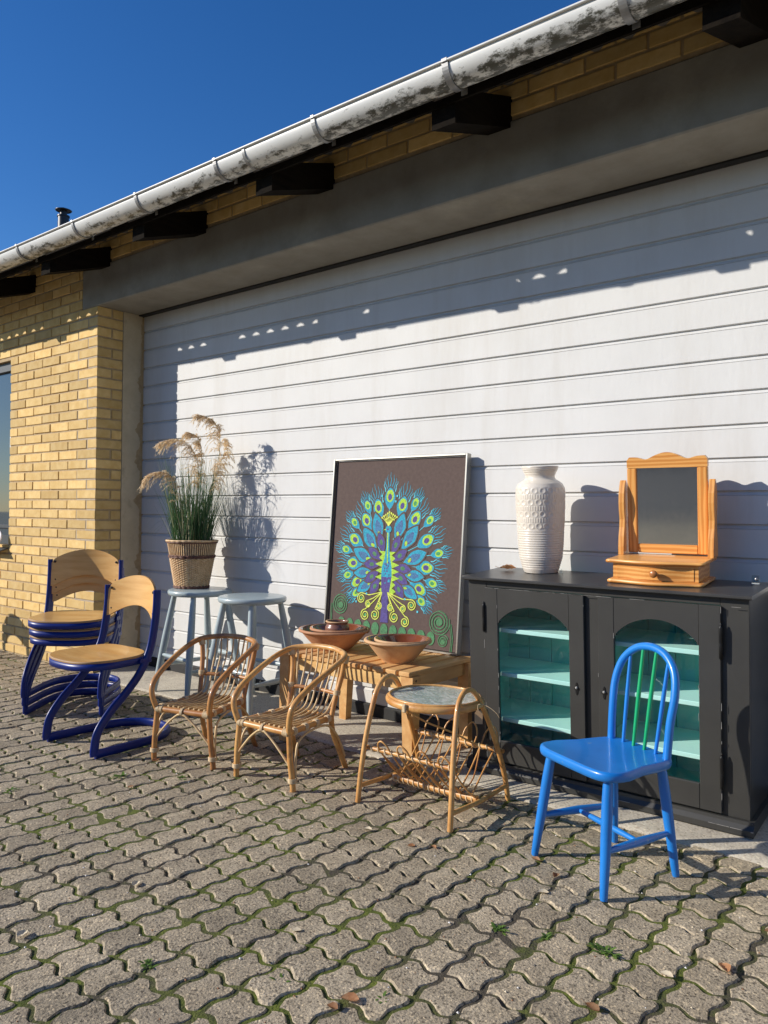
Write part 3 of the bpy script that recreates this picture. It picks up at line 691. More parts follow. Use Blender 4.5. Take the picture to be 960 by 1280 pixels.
capsule(hoop, [.0125]*11, 'blue', 'hoop', t, 14, 7)
for i, (x0, x1) in enumerate(((-.071, -.082), (-.026, -.030), (.020, .026), (.066, .078))):
    zt = sh+.309-(abs(x1)/.126)**2.4*.09; yt = .169-(abs(x1)/.12)**2*.010
    b = MB(); P = [Vector((x0, .126, sh-.008)).lerp(Vector((x1, yt, zt)), q) for q in (0, .2, .5, .8, 1)]
    b.tube(P, [.0052, .0062, .0070, .0062, .0052], 'green' if i in (1, 2) else 'blue', 10)
    o = b.obj('spindle', t)
    if i in (1, 2): o['label'] = 'green spindle'

# --- school chairs (blue sled frame, beech seat and back); local front is -y, origin between the front feet
def school_chair(label, group=None):
    t = thing('school_chair', label, 'chair', group=group)
    side = [(-.003, .0), (-.004, .045), (.012, .115), (.072, .192), (.145, .258), (.215, .335), (.265, .426), (.288, .522), (.300, .62), (.303, .703)]   # y, z
    for s in (-1, 1):
        P = catmull([(s*.195, y, z+.016 if z < .01 else z) for y, z in side], 5)
        b = MB(); b.tube(P, .0205, 'navy', 12, ref=(1, 0, 0), ab=(.55, 1.0)); b.obj('side_frame', t)
    b = MB()
    loop = [(.195, .0, .0200), (.195, .10, .0200), (.192, .24, .0200), (.170, .36, .0200), (.10, .445, .0200), (0, .472, .0200)]
    loop = loop+[(-x, y, z) for x, y, z in loop[:-1][::-1]]
    b.tube(catmull(loop, 5), .0200, 'navy', 12, ref=(0, 0, 1), ab=(1, .55)); b.obj('floor_loop', t)
    # seat: plywood shell on a blue band
    zs = .415; out = []
    for k in range(56):
        a = 2*math.pi*k/56; c_, s_ = math.cos(a), math.sin(a)
        e = .72 if s_ < 0 else .55
        X_ = abs(c_)**e*(1 if c_ > 0 else -1); Y_ = abs(s_)**e*(1 if s_ > 0 else -1)
        out.append((X_*(.205 if Y_ < 0 else .200), .125+Y_*(.178 if Y_ < 0 else .165)))
    n = 56; V = []
    for sc, z in ((.985, zs-.012), (1.0, zs-.008), (1.0, zs-.002), (.985, zs), (.80, zs-.003), (.5, zs-.010), (.2, zs-.013)):
        V += [(x*sc, .125+(y-.125)*sc, z+.010*max(0, (y-.125)/.165)**2*sc - .012*max(0, (.03-y)/.12)**2*sc) for x, y in out]
    b = MB(); b.add(V, [(i*n+k, i*n+(k+1) % n, (i+1)*n+(k+1) % n, (i+1)*n+k) for i in range(0, 3) for k in range(n)], 'beech_edge', True)
    b.add(V, [(i*n+k, i*n+(k+1) % n, (i+1)*n+(k+1) % n, (i+1)*n+k) for i in range(3, 6) for k in range(n)]+[tuple(range(6*n, 7*n))], 'beech', True)
    b.add(V[:n], [tuple(range(n))[::-1]], 'beech'); b.obj('seat', t)
    b = MB(); V = []
    for sc, z in ((.94, zs-.0105), (1.003, zs-.0105), (1.003, zs-.040), (.94, zs-.040)):
        V += [(x*sc, .125+(y-.125)*sc, z-.012*max(0, (.03-y)/.12)**2+.010*max(0, (y-.125)/.165)**2) for x, y in out]
    b.add(V, [(i*n+k, i*n+(k+1) % n, ((i+1) % 4)*n+(k+1) % n, ((i+1) % 4)*n+k) for i in range(4) for k in range(n)], 'navy', True)
    for s in (-1, 1): b.box((s*.1985-.008, .21, zs-.035), (s*.1985+.008, .27, zs-.015), 'navy', .002)
    b.obj('seat_rim', t, fix=True)
    # curved plywood back
    V = []; F = []; nu, nv = 22, 8
    for side_ in (0, 1):
        for i in range(nu+1):
            u = -1+2*i/nu; x = u*.188
            zt = .757-.060*abs(u)**2.2-.020*max(0, abs(u)-.9)*10*.9; zb = .615-.068*abs(u)**2.0+.016*max(0, abs(u)-.9)*10*.5
            for j in range(nv+1):
                v = j/nv; z = zb+(zt-zb)*v
                y = .345-.050*u*u-.006+(.0 if side_ else .011)+.010*(v-.5)
                V.append((x, y, z))
    N0 = (nu+1)*(nv+1)
    for i in range(nu):
        for j in range(nv):
            q = (i*(nv+1)+j, (i+1)*(nv+1)+j, (i+1)*(nv+1)+j+1, i*(nv+1)+j+1); F.append(tuple(N0+k for k in q)); F.append(q[::-1])
    E = []
    for i in range(nu): E += [(i*(nv+1), (i+1)*(nv+1), N0+(i+1)*(nv+1), N0+i*(nv+1)), ((i+1)*(nv+1)+nv, i*(nv+1)+nv, N0+i*(nv+1)+nv, N0+(i+1)*(nv+1)+nv)]
    for j in range(nv): E += [(j+1, j, N0+j, N0+j+1), (nu*(nv+1)+j, nu*(nv+1)+j+1, N0+nu*(nv+1)+j+1, N0+nu*(nv+1)+j)]
    b = MB(); b.add(V, F, 'beech', True); b.add(V, E, 'beech_edge'); back = b.obj('backrest', t)
    b = MB()
    for s in (-1, 1):
        for z in (.690, .592): b.lathe([(.0065, 0), (.0065, .004), (.003, .006)], 'rubber', 10, Matrix.Translation((s*.168, .302, z)) @ Matrix.Rotation(R(90), 4, 'X'))
    b.obj('bolts', back)
    return t
sc = school_chair('single school chair with blue sled frame and beech seat, standing in front of the stack')
sc.location = (-3.225, -.930, 0); sc.rotation_euler = (0, 0, R(1))
lab = ['bottom chair of the stack of three blue and beech school chairs by the brick wall', 'middle chair of the stack of three blue and beech school chairs by the brick wall', 'top chair of the stack of three blue and beech school chairs by the brick wall']
for i in range(3):
    c = dup(sc, None, (-3.790+.013*i*.636, -.655-.013*i*.77, .045*i), R(39.5), lab[i]); c['group'] = 'stacked school chairs'

c = dup(sc, None, (-6.50, -1.06, 0), R(3), 'lone school chair far left, outside the picture, its shadow falling on the bricks')
# --- grey blue bar stools
def stool(label):
    t = thing('bar_stool', label, 'stool', group='grey blue bar stools')
    H_ = .600
    b = MB(); b.lathe([(.0, H_-.034), (.168, H_-.034), (.180, H_-.030), (.185, H_-.020), (.185, H_-.010), (.181, H_-.003), (.172, H_), (.0, H_)], 'stool', 56, cap=False); b.obj('seat', t)
    r0, r1 = .262, .150
    for k in range(4):
        a = R(45+90*k); P = []; rr = []
        for q, rad in ((0, .0125), (.06, .0145), (.35, .0205), (.55, .0215), (.78, .0190), (.93, .0165), (1, .0145)):
            r_ = r0+(r1-r0)*q; P.append((r_*math.cos(a), r_*math.sin(a), (H_-.030)*q)); rr.append(rad)
        b = MB(); b.tube(P, rr, 'stool', 14); b.obj('leg', t)
    for k in range(4):
        zz = .155 if k % 2 else .215; q = zz/(H_-.03); r_ = r0+(r1-r0)*q
        a, c = R(45+90*k), R(135+90*k)
        A = Vector((r_*math.cos(a), r_*math.sin(a), zz)); B_ = Vector((r_*math.cos(c), r_*math.sin(c), zz))
        b = MB(); b.tube([A.lerp(B_, q_) for q_ in (0, .15, .5, .85, 1)], [.009, .0115, .0155, .0115, .009], 'stool', 12); b.obj('stretcher', t)
    return t
s1 = stool('grey blue wooden bar stool carrying the basket of pampas grass'); s1.location = (-3.690, .125, .012); s1.rotation_euler = (0, 0, R(-7))
s2 = dup(s1, None, (-3.195, .092, .012), R(2), 'empty grey blue wooden bar stool between the basket stool and the bench')

# --- basket and pampas grass
BX, BY, BZ = -3.785, .135, .612
t = thing('wicker_basket', 'round wicker plant basket with dark bands standing on the left bar stool', 'basket', (BX, BY, BZ))
def brad(z): return .094+.050*(z/.28)
b = MB(); r = random.Random(2)
ns = 22; rows_ = 26
for j in range(rows_):
    z = .012+j*(.170/rows_); P = []
    for k in range(ns*8):
        a = 2*math.pi*k/(ns*8); P.append(((brad(z)+.0045*math.sin(a*ns/2*2+math.pi*(j % 2)))*math.cos(a), (brad(z)+.0045*math.sin(a*ns+math.pi*(j % 2)))*math.sin(a), z))
    b.tube(P, .0036, 'wicker', 5, closed=True, ref=(0, 0, 1), ab=(1, .8))
b.obj('woven_side', t, kind='stuff')
b = MB()
for k in range(ns*3):
    a = 2*math.pi*(k+.5)/(ns*3); P = [(brad(z)*math.cos(a), brad(z)*math.sin(a), z) for z in (.0, .09, .18, .275)]
    b.tube(P, .0040, 'wicker', 5, ref=(math.cos(a), math.sin(a), 0), ab=(.6, 1))
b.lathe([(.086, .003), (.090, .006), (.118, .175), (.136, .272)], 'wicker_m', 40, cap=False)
b.obj('stakes', t, kind='stuff')
for zz, rr_ in ((.006, .0055), (.013, .0045), (.184, .0055), (.193, .0050)):
    b = MB(); P = [((brad(zz)+.004+.0018*math.sin(a_*22))*math.cos(a_), (brad(zz)+.004+.0018*math.sin(a_*22))*math.sin(a_), zz+.0012*math.sin(a_*31)) for a_ in [2*math.pi*k/160 for k in range(160)]]
    b.tube(P, rr_, 'wicker_d', 6, closed=True, ref=(0, 0, 1)); b.obj('band', t)
b = MB(); P = [((.147+.0015*math.sin(a_*25))*math.cos(a_), (.147+.0015*math.sin(a_*25))*math.sin(a_), .281) for a_ in [2*math.pi*k/160 for k in range(160)]]
b.tube(P, .0062, 'wicker', 7, closed=True, ref=(0, 0, 1)); P = [(x*.985, y*.985, .2715) for x, y, z in P]; b.tube(P, .005, 'wicker_d', 6, closed=True, ref=(0, 0, 1)); b.obj('rim', t)
b = MB(); b.lathe([(.0, .235), (.128, .235), (.128, .23), (0, .23)], 'soil', 30, cap=False); b.obj('soil', t)
E1 = Vector((.603, .797, 0)); E2 = Vector((-.797, .603, 0))
g = thing('pampas_grass', 'tall ornamental grass with feathery cream plumes growing out of the wicker basket', 'plant', (BX, BY, BZ))
r = random.Random(11)
def strip(b, P, w, mt, side):
    V = []; n = len(P)
    for i, p in enumerate(P):
        q = i/(n-1); ww = w*(.55+.45*min(1, q*4))*(1-q**2.2)+.0002; V += [p-side*ww, p+side*ww]
    b.add([tuple(v) for v in V], [(2*i, 2*i+1, 2*i+3, 2*i+2) for i in range(n-1)], mt, True)
b = MB()
for k in range(620):
    a = r.uniform(0, 2*math.pi); rad = .115*math.sqrt(r.random())
    base = Vector((rad*math.cos(a), rad*math.sin(a), .232))
    ln = r.uniform(.12, .30) if r.random() < .6 else r.uniform(.28, .50)
    lean = base*r.uniform(.2, 1.1)+Vector((r.gauss(0, .035), r.gauss(0, .035), 0)); droop = max(0, r.gauss(.0, .6))*.05
    P = []
    for i in range(7):
        q = i/6; P.append(base+Vector((0, 0, ln*(q-.15*q*q*min(1.5, lean.length*6))))+lean*(q**1.5)+Vector((lean.x, lean.y, 0)).normalized()*droop*q**3 if lean.length > 0 else base)
    yy = .345-BY-.01
    P = [Vector((p.x, min(p.y, yy), p.z)) for p in P]
    s_ = Vector((r.gauss(0, 1), r.gauss(0, 1), 0)).normalized(); strip(b, P, r.uniform(.0012, .0022), 'blade' if r.random() < .86 else 'blade_dry', s_)
for k in range(26):                                    # long arching blades leaning out
    a = r.uniform(0, 2*math.pi); base = Vector((.08*math.cos(a), .08*math.sin(a), .232)); L_ = r.uniform(.22, .42)
    d = Vector((math.cos(a), math.sin(a)*.55, 0)); P = []
    for i in range(12):
        q = i/11; P.append(base+d*L_*.75*q**1.4+Vector((0, 0, L_*(1.25*q-.95*q**2.6))))
    P = [Vector((p.x, min(p.y, .345-BY-.01), p.z)) for p in P]
    strip(b, P, .0011, 'blade' if r.random() < .7 else 'blade_dry', Vector((-d.y, d.x, .2)).normalized())
b.obj('leaf_blades', g, kind='stuff')
PL = {'A': ([(.032, .586), (.03, .691), (.01, .795), (-.046, .865), (-.111, .882), (-.174, .865)], .01, 1.0, -1),
      'B': ([(.027, .595), (.044, .715), (.047, .825), (.023, .900), (-.028, .927)], .02, .8, -1),
      'C': ([(.097, .587), (.133, .693), (.15, .838), (.139, .934), (.101, .99), (.031, 1.016)], -.14, .95, -1),
      'D': ([(.088, .549), (.124, .645), (.16, .752), (.183, .83), (.178, .878)], -.07, .75, 1),
      'E': ([(-.098, .500), (-.098, .60), (-.121, .655), (-.176, .681), (-.235, .67), (-.262, .636)], -.10, .75, -1)}
for key, (pp, dep, size, hand) in PL.items():
    b = MB(); base = Vector((pp[0][0]*.35, 0, .232)); st_ = []
    for q in (0, .33, .66): st_.append(E1*(pp[0][0]*(.35+.65*q))+E2*dep*q+Vector((0, 0, .232+(pp[0][1]-.232)*q)))
    pts = [E1*a_+E2*dep+Vector((0, 0, z)) for a_, z in pp]
    spine = catmull(st_+pts, 9); b.tube(spine, interp([.0022, .0016, .0007], len(spine)), 'blade', 5)
    pl = catmull(pts, 12)
    for i in range(int(105*size)):
        q = r.random()**.85; k = min(int(q*(len(pl)-1)), len(pl)-2); p0 = pl[k].lerp(pl[k+1], q*(len(pl)-1)-k); T = (pl[k+1]-pl[k]).normalized()
        ln = (.045+.085*math.sin(math.pi*min(1, .10+q*.85))**.8)*size*(1.1-.45*q)*r.uniform(.5, 1.3)
        out = (T*.9+E1*hand*r.uniform(-.15, .85)+E1*r.gauss(0, .28)+E2*r.gauss(0, .45)).normalized()
        dr_ = r.uniform(.35, 1.15); br = [p0+out*ln*s_+Vector((0, 0, -1))*ln*dr_*s_**2.2+Vector((r.gauss(0, .002), r.gauss(0, .002), 0)) for s_ in (0, .2, .4, .6, .8, 1)]
        br = [Vector((p.x, min(p.y, .345-BY-.008), p.z)) for p in br]
        strip(b, br, .0010, 'plume', Vector((r.gauss(0, 1), r.gauss(0, 1), 0)).normalized())
        for h in range(36):
            u = r.random()*4.99; kk = int(u); hp_ = br[kk].lerp(br[kk+1], u-kk); Td = (br[kk+1]-br[kk]).normalized()
            hd = (Td*1.0+Vector((r.gauss(0, .38), r.gauss(0, .38), r.gauss(-.12, .25)))).normalized(); hl = r.uniform(.010, .026)*(1.15-u*.1)
            P = [hp_, hp_+hd*hl*.5, hp_+hd*hl+Vector((0, 0, -.25*hl))]
            P = [Vector((p.x, min(p.y, .345-BY-.004), p.z)) for p in P]
            strip(b, P, r.uniform(.0008, .0015), 'plume', Vector((r.gauss(0, 1), r.gauss(0, 1), r.gauss(0, .5))).normalized())
    b.obj('plume', g)

# --- child rattan armchairs; local front -y
def rattan_chair(label, arm):
    t = thing('rattan_chair', label, 'chair', group='small rattan armchairs')
    F = [(-.152, -.165), (.152, -.165)]; B_ = [(-.135, .185), (.135, .185)]
    SF = [(-.132, -.170), (.132, -.170)]; SB = [(-.118, .105), (.118, .105)]; zs = .222
    def T(pts, rad, mt, name, seg=10, n=6, par=t, **kw):
        P = catmull(pts, n); b = MB(); b.tube(P, rad if not isinstance(rad, list) else interp(rad, len(P)), mt, seg, **kw); return b.obj(name, par)
    def wrap(b, c, ax, rad, w, turns=None):
        ax = Vector(ax).normalized(); n = turns or max(2, int(w/.004))
        u = ax.orthogonal().normalized(); v = ax.cross(u)
        for k in range(n):
            cc = Vector(c)+ax*((k+.5)/n-.5)*w
            b.tube([cc+u*rad*math.cos(a)+v*rad*math.sin(a) for a in [2*math.pi*i/14 for i in range(14)]], .0024, 'bind', 5, closed=True, ref=ax)
    legs = []
    for i in (0, 1):
        sx, sy = SF[i]; fx_, fy_ = F[i]
        l = T([(fx_, fy_, 0), (fx_*.99, fy_-.001, .03), ((fx_+sx)/2, (fy_+sy)/2-.004, .12), (sx*1.02, sy, .20), (sx, sy, zs+.01)], [.0115, .0115, .0118, .0115, .011], arm, 'leg', 12)
        b = MB(); wrap(b, (fx_*.985, fy_, .043), (0, 0, 1), .0165, .018); b.obj('binding', l)
    for i in (0, 1):
        sx, sy = SB[i]; fx_, fy_ = B_[i]
        T([(fx_, fy_, 0), ((fx_*.6+sx*.4), (fy_*.6+sy*.4), .07), (sx, sy+.012, .16), (sx, sy, zs)], .0115, arm, 'leg', 12)
    # seat frame
    fr = [(SF[0], SF[1]), (SF[1], SB[1]), (SB[1], SB[0]), (SB[0], SF[0])]
    for k, (a, c) in enumerate(fr):
        z0 = zs+(.0 if k % 2 == 0 else .001)
        rl = T([(a[0], a[1], z0), ((a[0]+c[0])/2, (a[1]+c[1])/2, z0), (c[0], c[1], z0)], .0125, arm, 'seat_rail', 12)
        b = MB(); d = Vector((c[0]-a[0], c[1]-a[1], 0)); 
        for q in ((.09, .93) if k == 0 else (.1, .36, .62, .9)):
            b = MB(); wrap(b, Vector((a[0], a[1], z0))+d*q, d, .0138, .014 if k == 0 else .020); b.obj('binding', rl)
    # arm and back hoop in one bent pole
    hoop = [(-.135, -.172, zs), (-.150, -.186, zs+.065), (-.156, -.165, zs+.115), (-.162, -.075, zs+.168), (-.166, .055, zs+.220), (-.150, .150, zs+.250), (-.075, .196, zs+.262), (0, .205, zs+.265)]
    hoop = hoop+[(-x, y, z) for x, y, z in hoop[:-1][::-1]]
    hp = T(hoop, .0120, arm, 'arm_hoop', 12, 7)
    for s in (-1, 1):
        p = T([(s*.118, .105, zs), (s*.124, .125, zs+.08), (s*.136, .150, zs+.17), (s*.146, .158, zs+.247)], [.0105, .0105, .0110, .0105], arm, 'back_post', 12)
        b = MB(); wrap(b, (s*.147, .158, zs+.236), (s*.2, .1, 1), .0140, .028); b.obj('binding', p)
        b = MB(); wrap(b, (s*.126, .131, zs+.10), (s*.1, .1, 1), .0132, .020); b.obj('binding', p)
    rl = T([(-.126, .131, zs+.095), (0, .150, zs+.095), (.126, .131, zs+.095)], .0085, 'rattan_d', 'back_rail', 10)
    # canes run down the back and forward over the seat
    hp_pts = catmull(hoop, 7)
    for k in range(9):
        u = -1+2*k/8; xt = u*.118; best = min(hp_pts, key=lambda p: abs(p.x-xt)+(0 if p.y > .1 else 9))
        xs_ = u*.100
        T([(best.x, best.y-.006, best.z-.004), (xt*.96, best.y-.020, zs+.18), (xt*.92, .142, zs+.10), (xs_, .118, zs+.045), (xs_, .080, zs+.016), (xs_, -.02, zs+.006), (xs_*1.05, -.168, zs+.016)], .0042, 'cane' if k > 0 else 'cane', 'cane', 6, 5)
    for k in range(8):
        u = -1+(2*k+1)/8; T([(u*.112, .106, zs+.006), (u*.112, -.03, zs+.002), (u*.118, -.168, zs+.010)], .0052, 'cane_d', 'seat_cane', 6, 3)
    T([(-.125, -.04, zs-.010), (.125, -.04, zs-.010)], .007, arm, 'seat_slat', 8)
    # thin curved braces under the seat
    for pts in ([(-.150, -.163, .048), (-.146, -.170, .085), (-.075, -.178, .165), (-.022, -.181, .207), (-.008, -.182, .211)], [(.150, -.163, .048), (.146, -.170, .085), (.075, -.178, .165), (.022, -.181, .207), (.008, -.182, .211)]):
        T(pts, .0048, 'cane', 'brace', 7)
    for s in (-1, 1):
        T([(s*.153, -.152, .05), (s*.148, -.146, .13), (s*.142, -.120, .185), (s*.134, -.03, .206), (s*.130, .07, .198), (s*.134, .13, .14), (s*.137, .175, .05)], .0048, 'cane', 'brace', 7)
    for bx_, bz_, br_, bw_ in ((-.126, 0, .0145, .016), (.126, 0, .0145, .018), (0, -.002, .0165, .012)):
        b = MB(); wrap(b, (bx_, -.170, zs+bz_), (1, 0, 0), br_, bw_); b.obj('binding', t)
    return t
ch = rattan_chair('small honey rattan armchair nearer the magazine table, in front of the slatted bench', 'rattan'); ch.location = (-2.28, -.490, 0); ch.rotation_euler = (0, 0, R(4))
c2 = rattan_chair('small darker rattan armchair nearer the school chairs, in front of the bar stools', 'rattan_d'); c2.location = (-2.745, -.560, 0); c2.rotation_euler = (0, 0, R(16))

# --- slatted bench
t = thing('slatted_bench', 'low slatted hardwood bench holding the clay bowls and the peacock picture', 'bench', (0, 0, 0))
bx0, bx1, by0, by1, bz = -2.66, -1.875, -.215, .275, .42
sp = (bx1-bx0-.012)/11
for k in range(11):
    b = MB(); x = bx0+.006+k*sp; b.box((x+.003, by0, bz-.020), (x+sp-.0095, by1, bz), 'bench', .0035); b.obj('slat', t)
b = MB(); b.box((bx0+.055, by0+.014, bz-.078), (bx1-.06, by0+.036, bz-.0205), 'bench_x', .002); b.obj('front_apron', t)
b = MB(); b.box((bx0+.055, by1-.036, bz-.078), (bx1-.06, by1-.014, bz-.0205), 'bench_x', .002); b.obj('rear_apron', t)
for x in (bx0+.02, bx1-.046):
    b = MB(); b.box((x, by0+.06, bz-.075), (x+.022, by1-.06, bz-.0205), 'bench', .002); b.obj('side_rail', t)
for x, xi in ((bx0+.004, 1), (bx1-.064, -1)):
    for y_, yi in ((by0+.006, 1), (by1-.066, -1)):
        b = MB(); z0 = .012 if y_ > 0 else 0.0; w = .060; tp = .016
        xa, xb = (x, x+w) ; ta = (x+(tp if xi < 0 else 0), x+w-(tp if xi > 0 else 0))
        V = [(ta[0], y_, z0), (ta[1], y_, z0), (ta[1], y_+.040, z0), (ta[0], y_+.040, z0), (xa, y_, bz-.0205), (xb, y_, bz-.0205), (xb, y_+.058, bz-.0205), (xa, y_+.058, bz-.0205)]
        b.add(V, [(0, 3, 2, 1), (4, 5, 6, 7), (0, 1, 5, 4), (1, 2, 6, 5), (2, 3, 7, 6), (3, 0, 4, 7)], 'bench', False); b.obj('leg', t)
b = MB()
for z in (bz-.036, bz-.066): b.lathe([(.0045, 0), (.0045, .0012), (0, .0012)], 'rubber', 10, Matrix.Translation((bx1-.0045, by0+.03, z)) @ Matrix.Rotation(R(90), 4, 'Y'), cap=False)
b.obj('bolts', t)

# --- clay bowls
def bowl(name, label, x, y, z, r0, r1, h, mo, mi, cat='bowl', th=.009, lip=.008, seg=56, group=None, tilt=0):
    t = thing(name, label, cat, (x, y, z), 0, group, R(tilt)); rr = random.Random(int(x*1000))
    out = [(r0*.96, 0), (r0, .004)]+[(r0+(r1-r0)*(q**.86), .004+(h-.012)*q) for q in (.12, .25, .4, .55, .7, .85, .96)]+[(r1+lip*.8, h-.012), (r1+lip, h-.006), (r1+lip*.7, h-.0008), (r1-.001, h)]
    wob = lambda r_, z_, a: r_*(1+.004*math.sin(3*a)+.002*math.sin(7*a+z_*60))
    b = MB(); b.lathe(out, mo, seg, cap=False, r_fn=wob); b.lathe([(0, 0), (r0*.96, 0)], mo, seg, cap=False)
    b.obj('outside', t, fix=False)
    inn = [(r1-.001, h), (r1-th*.9, h-.003)]+[(r0+(r1-th-r0)*(q**.86), .014+(h-.018)*q) for q in (.92, .75, .55, .35, .18, .05)]+[(r0*.6, .012), (0, .011)]
    b = MB(); b.lathe(inn, mi, seg, cap=False, r_fn=wob); b.obj('glazed_inside', t)
    return t
bowl('clay_bowl', 'large reddish brown clay bowl at the left end of the slatted bench', -2.492, -.015, .4205, .078, .162, .100, 'clay', 'glaze', group='clay bowls')
bowl('clay_bowl', 'glazed bowl nested inside the large bowl at the left end of the bench', -2.470, -.010, .462, .060, .128, .066, 'clay', 'glaze', group='clay bowls')
t = thing('clay_pot', 'small round brown glazed pot standing in the left nest of bowls', 'pot', (-2.475, -.012, .4745))
b = MB(); b.lathe([(.0, 0), (.040, 0), (.046, .008), (.056, .030), (.0585, .048), (.054, .060), (.0495, .0655), (.0505, .074), (.055, .078), (.0545, .0815), (.049, .082), (.046, .078), (.047, .066), (.052, .046), (.04, .010), (0, .008)], 'glaze_pot', 44, cap=False); b.obj('body', t)
b = MB(); b.lathe([(.049, .0822), (.0552, .0818), (.0556, .078)], 'clay2', 44, cap=False); b.obj('rim', t)
bowl('clay_bowl', 'buff yellow clay bowl at the right end of the slatted bench', -2.085, -.045, .4205, .068, .140, .098, 'clay2', 'glaze', lip=.010, group='clay bowls')
bowl('clay_bowl', 'thin walled brown bowl nested inside the buff bowl on the right', -2.070, -.030, .452, .056, .122, .0700, 'clay2', 'glaze', lip=.004, group='clay bowls')

# --- framed peacock embroidery leaning on the door
PW, PH = .842, .935
t = thing('framed_picture', 'large framed peacock embroidery on brown ground leaning against the door behind the bowls', 'picture', (-2.375, .228, .4215), 0, None, R(-4.2))
for nm, lo, hi in (('frame_side', (-PW/2, 0, 0), (-PW/2+.010, .032, PH)), ('frame_side', (PW/2-.010, 0, 0), (PW/2, .032, PH)), ('frame_rail', (-PW/2+.010, 0, PH-.010), (PW/2-.010, .032, PH)), ('frame_rail', (-PW/2+.010, 0, 0), (PW/2-.010, .032, .010))):
    b = MB(); b.box(lo, hi, 'alu', .0015); b.obj(nm, t)
b = MB(); b.box((-PW/2+.013, .016, .013), (PW/2-.013, .022, PH-.013), 'canvas'); cv = b.obj('canvas', t)
EM = MB(); ylay = [.0156]
def ribbon(pts, w, mt, taper=False):
    ylay[0] -= .000004; V = []; n = len(pts); P = [Vector((p[0], p[1])) for p in pts]
    for i in range(n):
        a = P[max(0, i-1)]; c = P[min(n-1, i+1)]; d = (c-a); d = d.normalized() if d.length else Vector((1, 0)); nn = Vector((-d.y, d.x))
        ww = w*(1-.75*i/(n-1)) if taper else w
        V += [(P[i].x+nn.x*ww, ylay[0], P[i].y+nn.y*ww), (P[i].x-nn.x*ww, ylay[0], P[i].y-nn.y*ww)]
    EM.add(V, [(2*i, 2*i+1, 2*i+3, 2*i+2) for i in range(n-1)], mt)
def blob(c, a, b_, ang, mt, n=18, jit=.03, point=0.0):
    ylay[0] -= .000004; rr = random.Random(int(c[0]*9999+c[1]*777)); V = []
    for k in range(n):
        th = 2*math.pi*k/n; x = math.cos(th)*a; y = math.sin(th)*b_*(1-point*max(0, -math.cos(th)))
        if point and math.cos(th) > 0: y *= (1-point*math.cos(th)**2)
        x *= 1+rr.uniform(-jit, jit); y *= 1+rr.uniform(-jit, jit)
        V.append((c[0]+x*math.cos(ang)-y*math.sin(ang), ylay[0], c[1]+x*math.sin(ang)+y*math.cos(ang)))
    EM.add(V, [tuple(range(n))[::-1]], mt)
# design grid: u to the right, v up, both in metres from the picture's lower middle
def uv(a, c):                                          # reading grid: columns 100-800, rows 100-1100
    return ((a-(452-.055*(c-600)))/652*.80, (1048-c+(a-440)*.05)/948*.905+.012)
cen = uv(425, 650)
def away(p): return math.atan2(p[1]-cen[1], p[0]-cen[0])
big = [(440, 285), (378, 340), (505, 335), (313, 408), (570, 408), (248, 510), (628, 520), (238, 640), (625, 660), (263, 742), (590, 770)]
small = [(320, 330), (570, 328), (248, 418), (640, 420), (200, 565), (682, 587), (210, 705), (652, 738), (258, 800), (598, 830)]
rp = random.Random(4)
for pts, s in ((big, 1.0), (small, .70)):
    for a, c in pts:
        p = uv(a, c); th = away(p)
        if (a, c) == (440, 285): th = R(90)
        d = Vector((math.cos(th), math.sin(th))); nn = Vector((-d.y, d.x)); P = Vector(p)
        for k in range(-3, 4):
            q = k/3; dd = (d+nn*q*.62).normalized(); st0 = P+d*.018*s+nn*q*.030*s
            tip = P+dd*(.118-.034*abs(q))*s; pts_ = [st0.lerp(tip, f)+nn*(.004*s*math.sin(f*9+k)) for f in (0, .3, .6, .8, 1)]
            ribbon(pts_, .0031, 'p_blue' if abs(k) < 3 else 'p_teal', True)
        blob(P-d*.014*s, .061*s, .041*s, th, 'canvas', 20, .03, .3); blob(P-d*.014*s, .054*s, .034*s, th, 'p_blue', 20, .03, .35)
        blob(P-d*.002*s, .032*s, .0235*s, th, 'p_lime', 18, .05)
        blob(P-d*.008*s, .017*s, .013*s, th, 'p_purple' if s == 1 else 'p_green', 12, .04)
        bs = P-d*.060*s; tgt = Vector(cen).lerp(bs, .35)
        ribbon([bs, bs.lerp(tgt, .5)+nn*.006, tgt], .0016, 'p_teal')
for a, c in ((378, 450), (490, 455), (335, 515), (540, 510), (300, 600), (565, 610), (298, 690), (560, 700), (310, 760), (535, 780)):
    P = Vector(uv(a, c)); th = math.atan2(P.y-cen[1]+.03, P.x-cen[0]); s = .85 if c > 680 else 1.05
    blob(P, .080*s, .041*s, th, 'canvas', 22, .02, .5); blob(P, .070*s, .033*s, th, 'p_blue', 22, .04, .55); blob(P-Vector((math.cos(th), math.sin(th)))*.006, .042*s, .019*s, th, 'p_purple', 16, .05, .4)
    for k in range(-3, 4):
        d = Vector((math.cos(th), math.sin(th))); nn = Vector((-d.y, d.x)); ribbon([P-d*.02*s+nn*k*.004, P+d*.03*s+nn*k*.0065], .0011, 'p_blue')
    q = P-Vector((math.cos(th), math.sin(th)))*.032*s; blob(q, .013*s, .008*s, th+.5, 'p_lime', 10)
for a, c in ((395, 530), (470, 545), (360, 590), (490, 600), (345, 645), (505, 665), (345, 710), (495, 715), (362, 760), (485, 772)):
    P = Vector(uv(a, c)); th = math.atan2(P.y-cen[1]+.05*0, P.x-cen[0]); blob(P, .056, .031, th, 'canvas', 18, .02, .6); blob(P, .050, .024, th, 'p_purple', 18, .05, .6); blob(P, .015, .010, th, 'p_dgreen', 10)
ylay[0] -= .00001; pts = []                            # lime zigzag behind the body
for k in range(7):
    z = 575+k*34; pts += [(372+(0 if k % 2 else -2)+(-6 if 1 < k < 5 else 12), z), (402, z+17)]
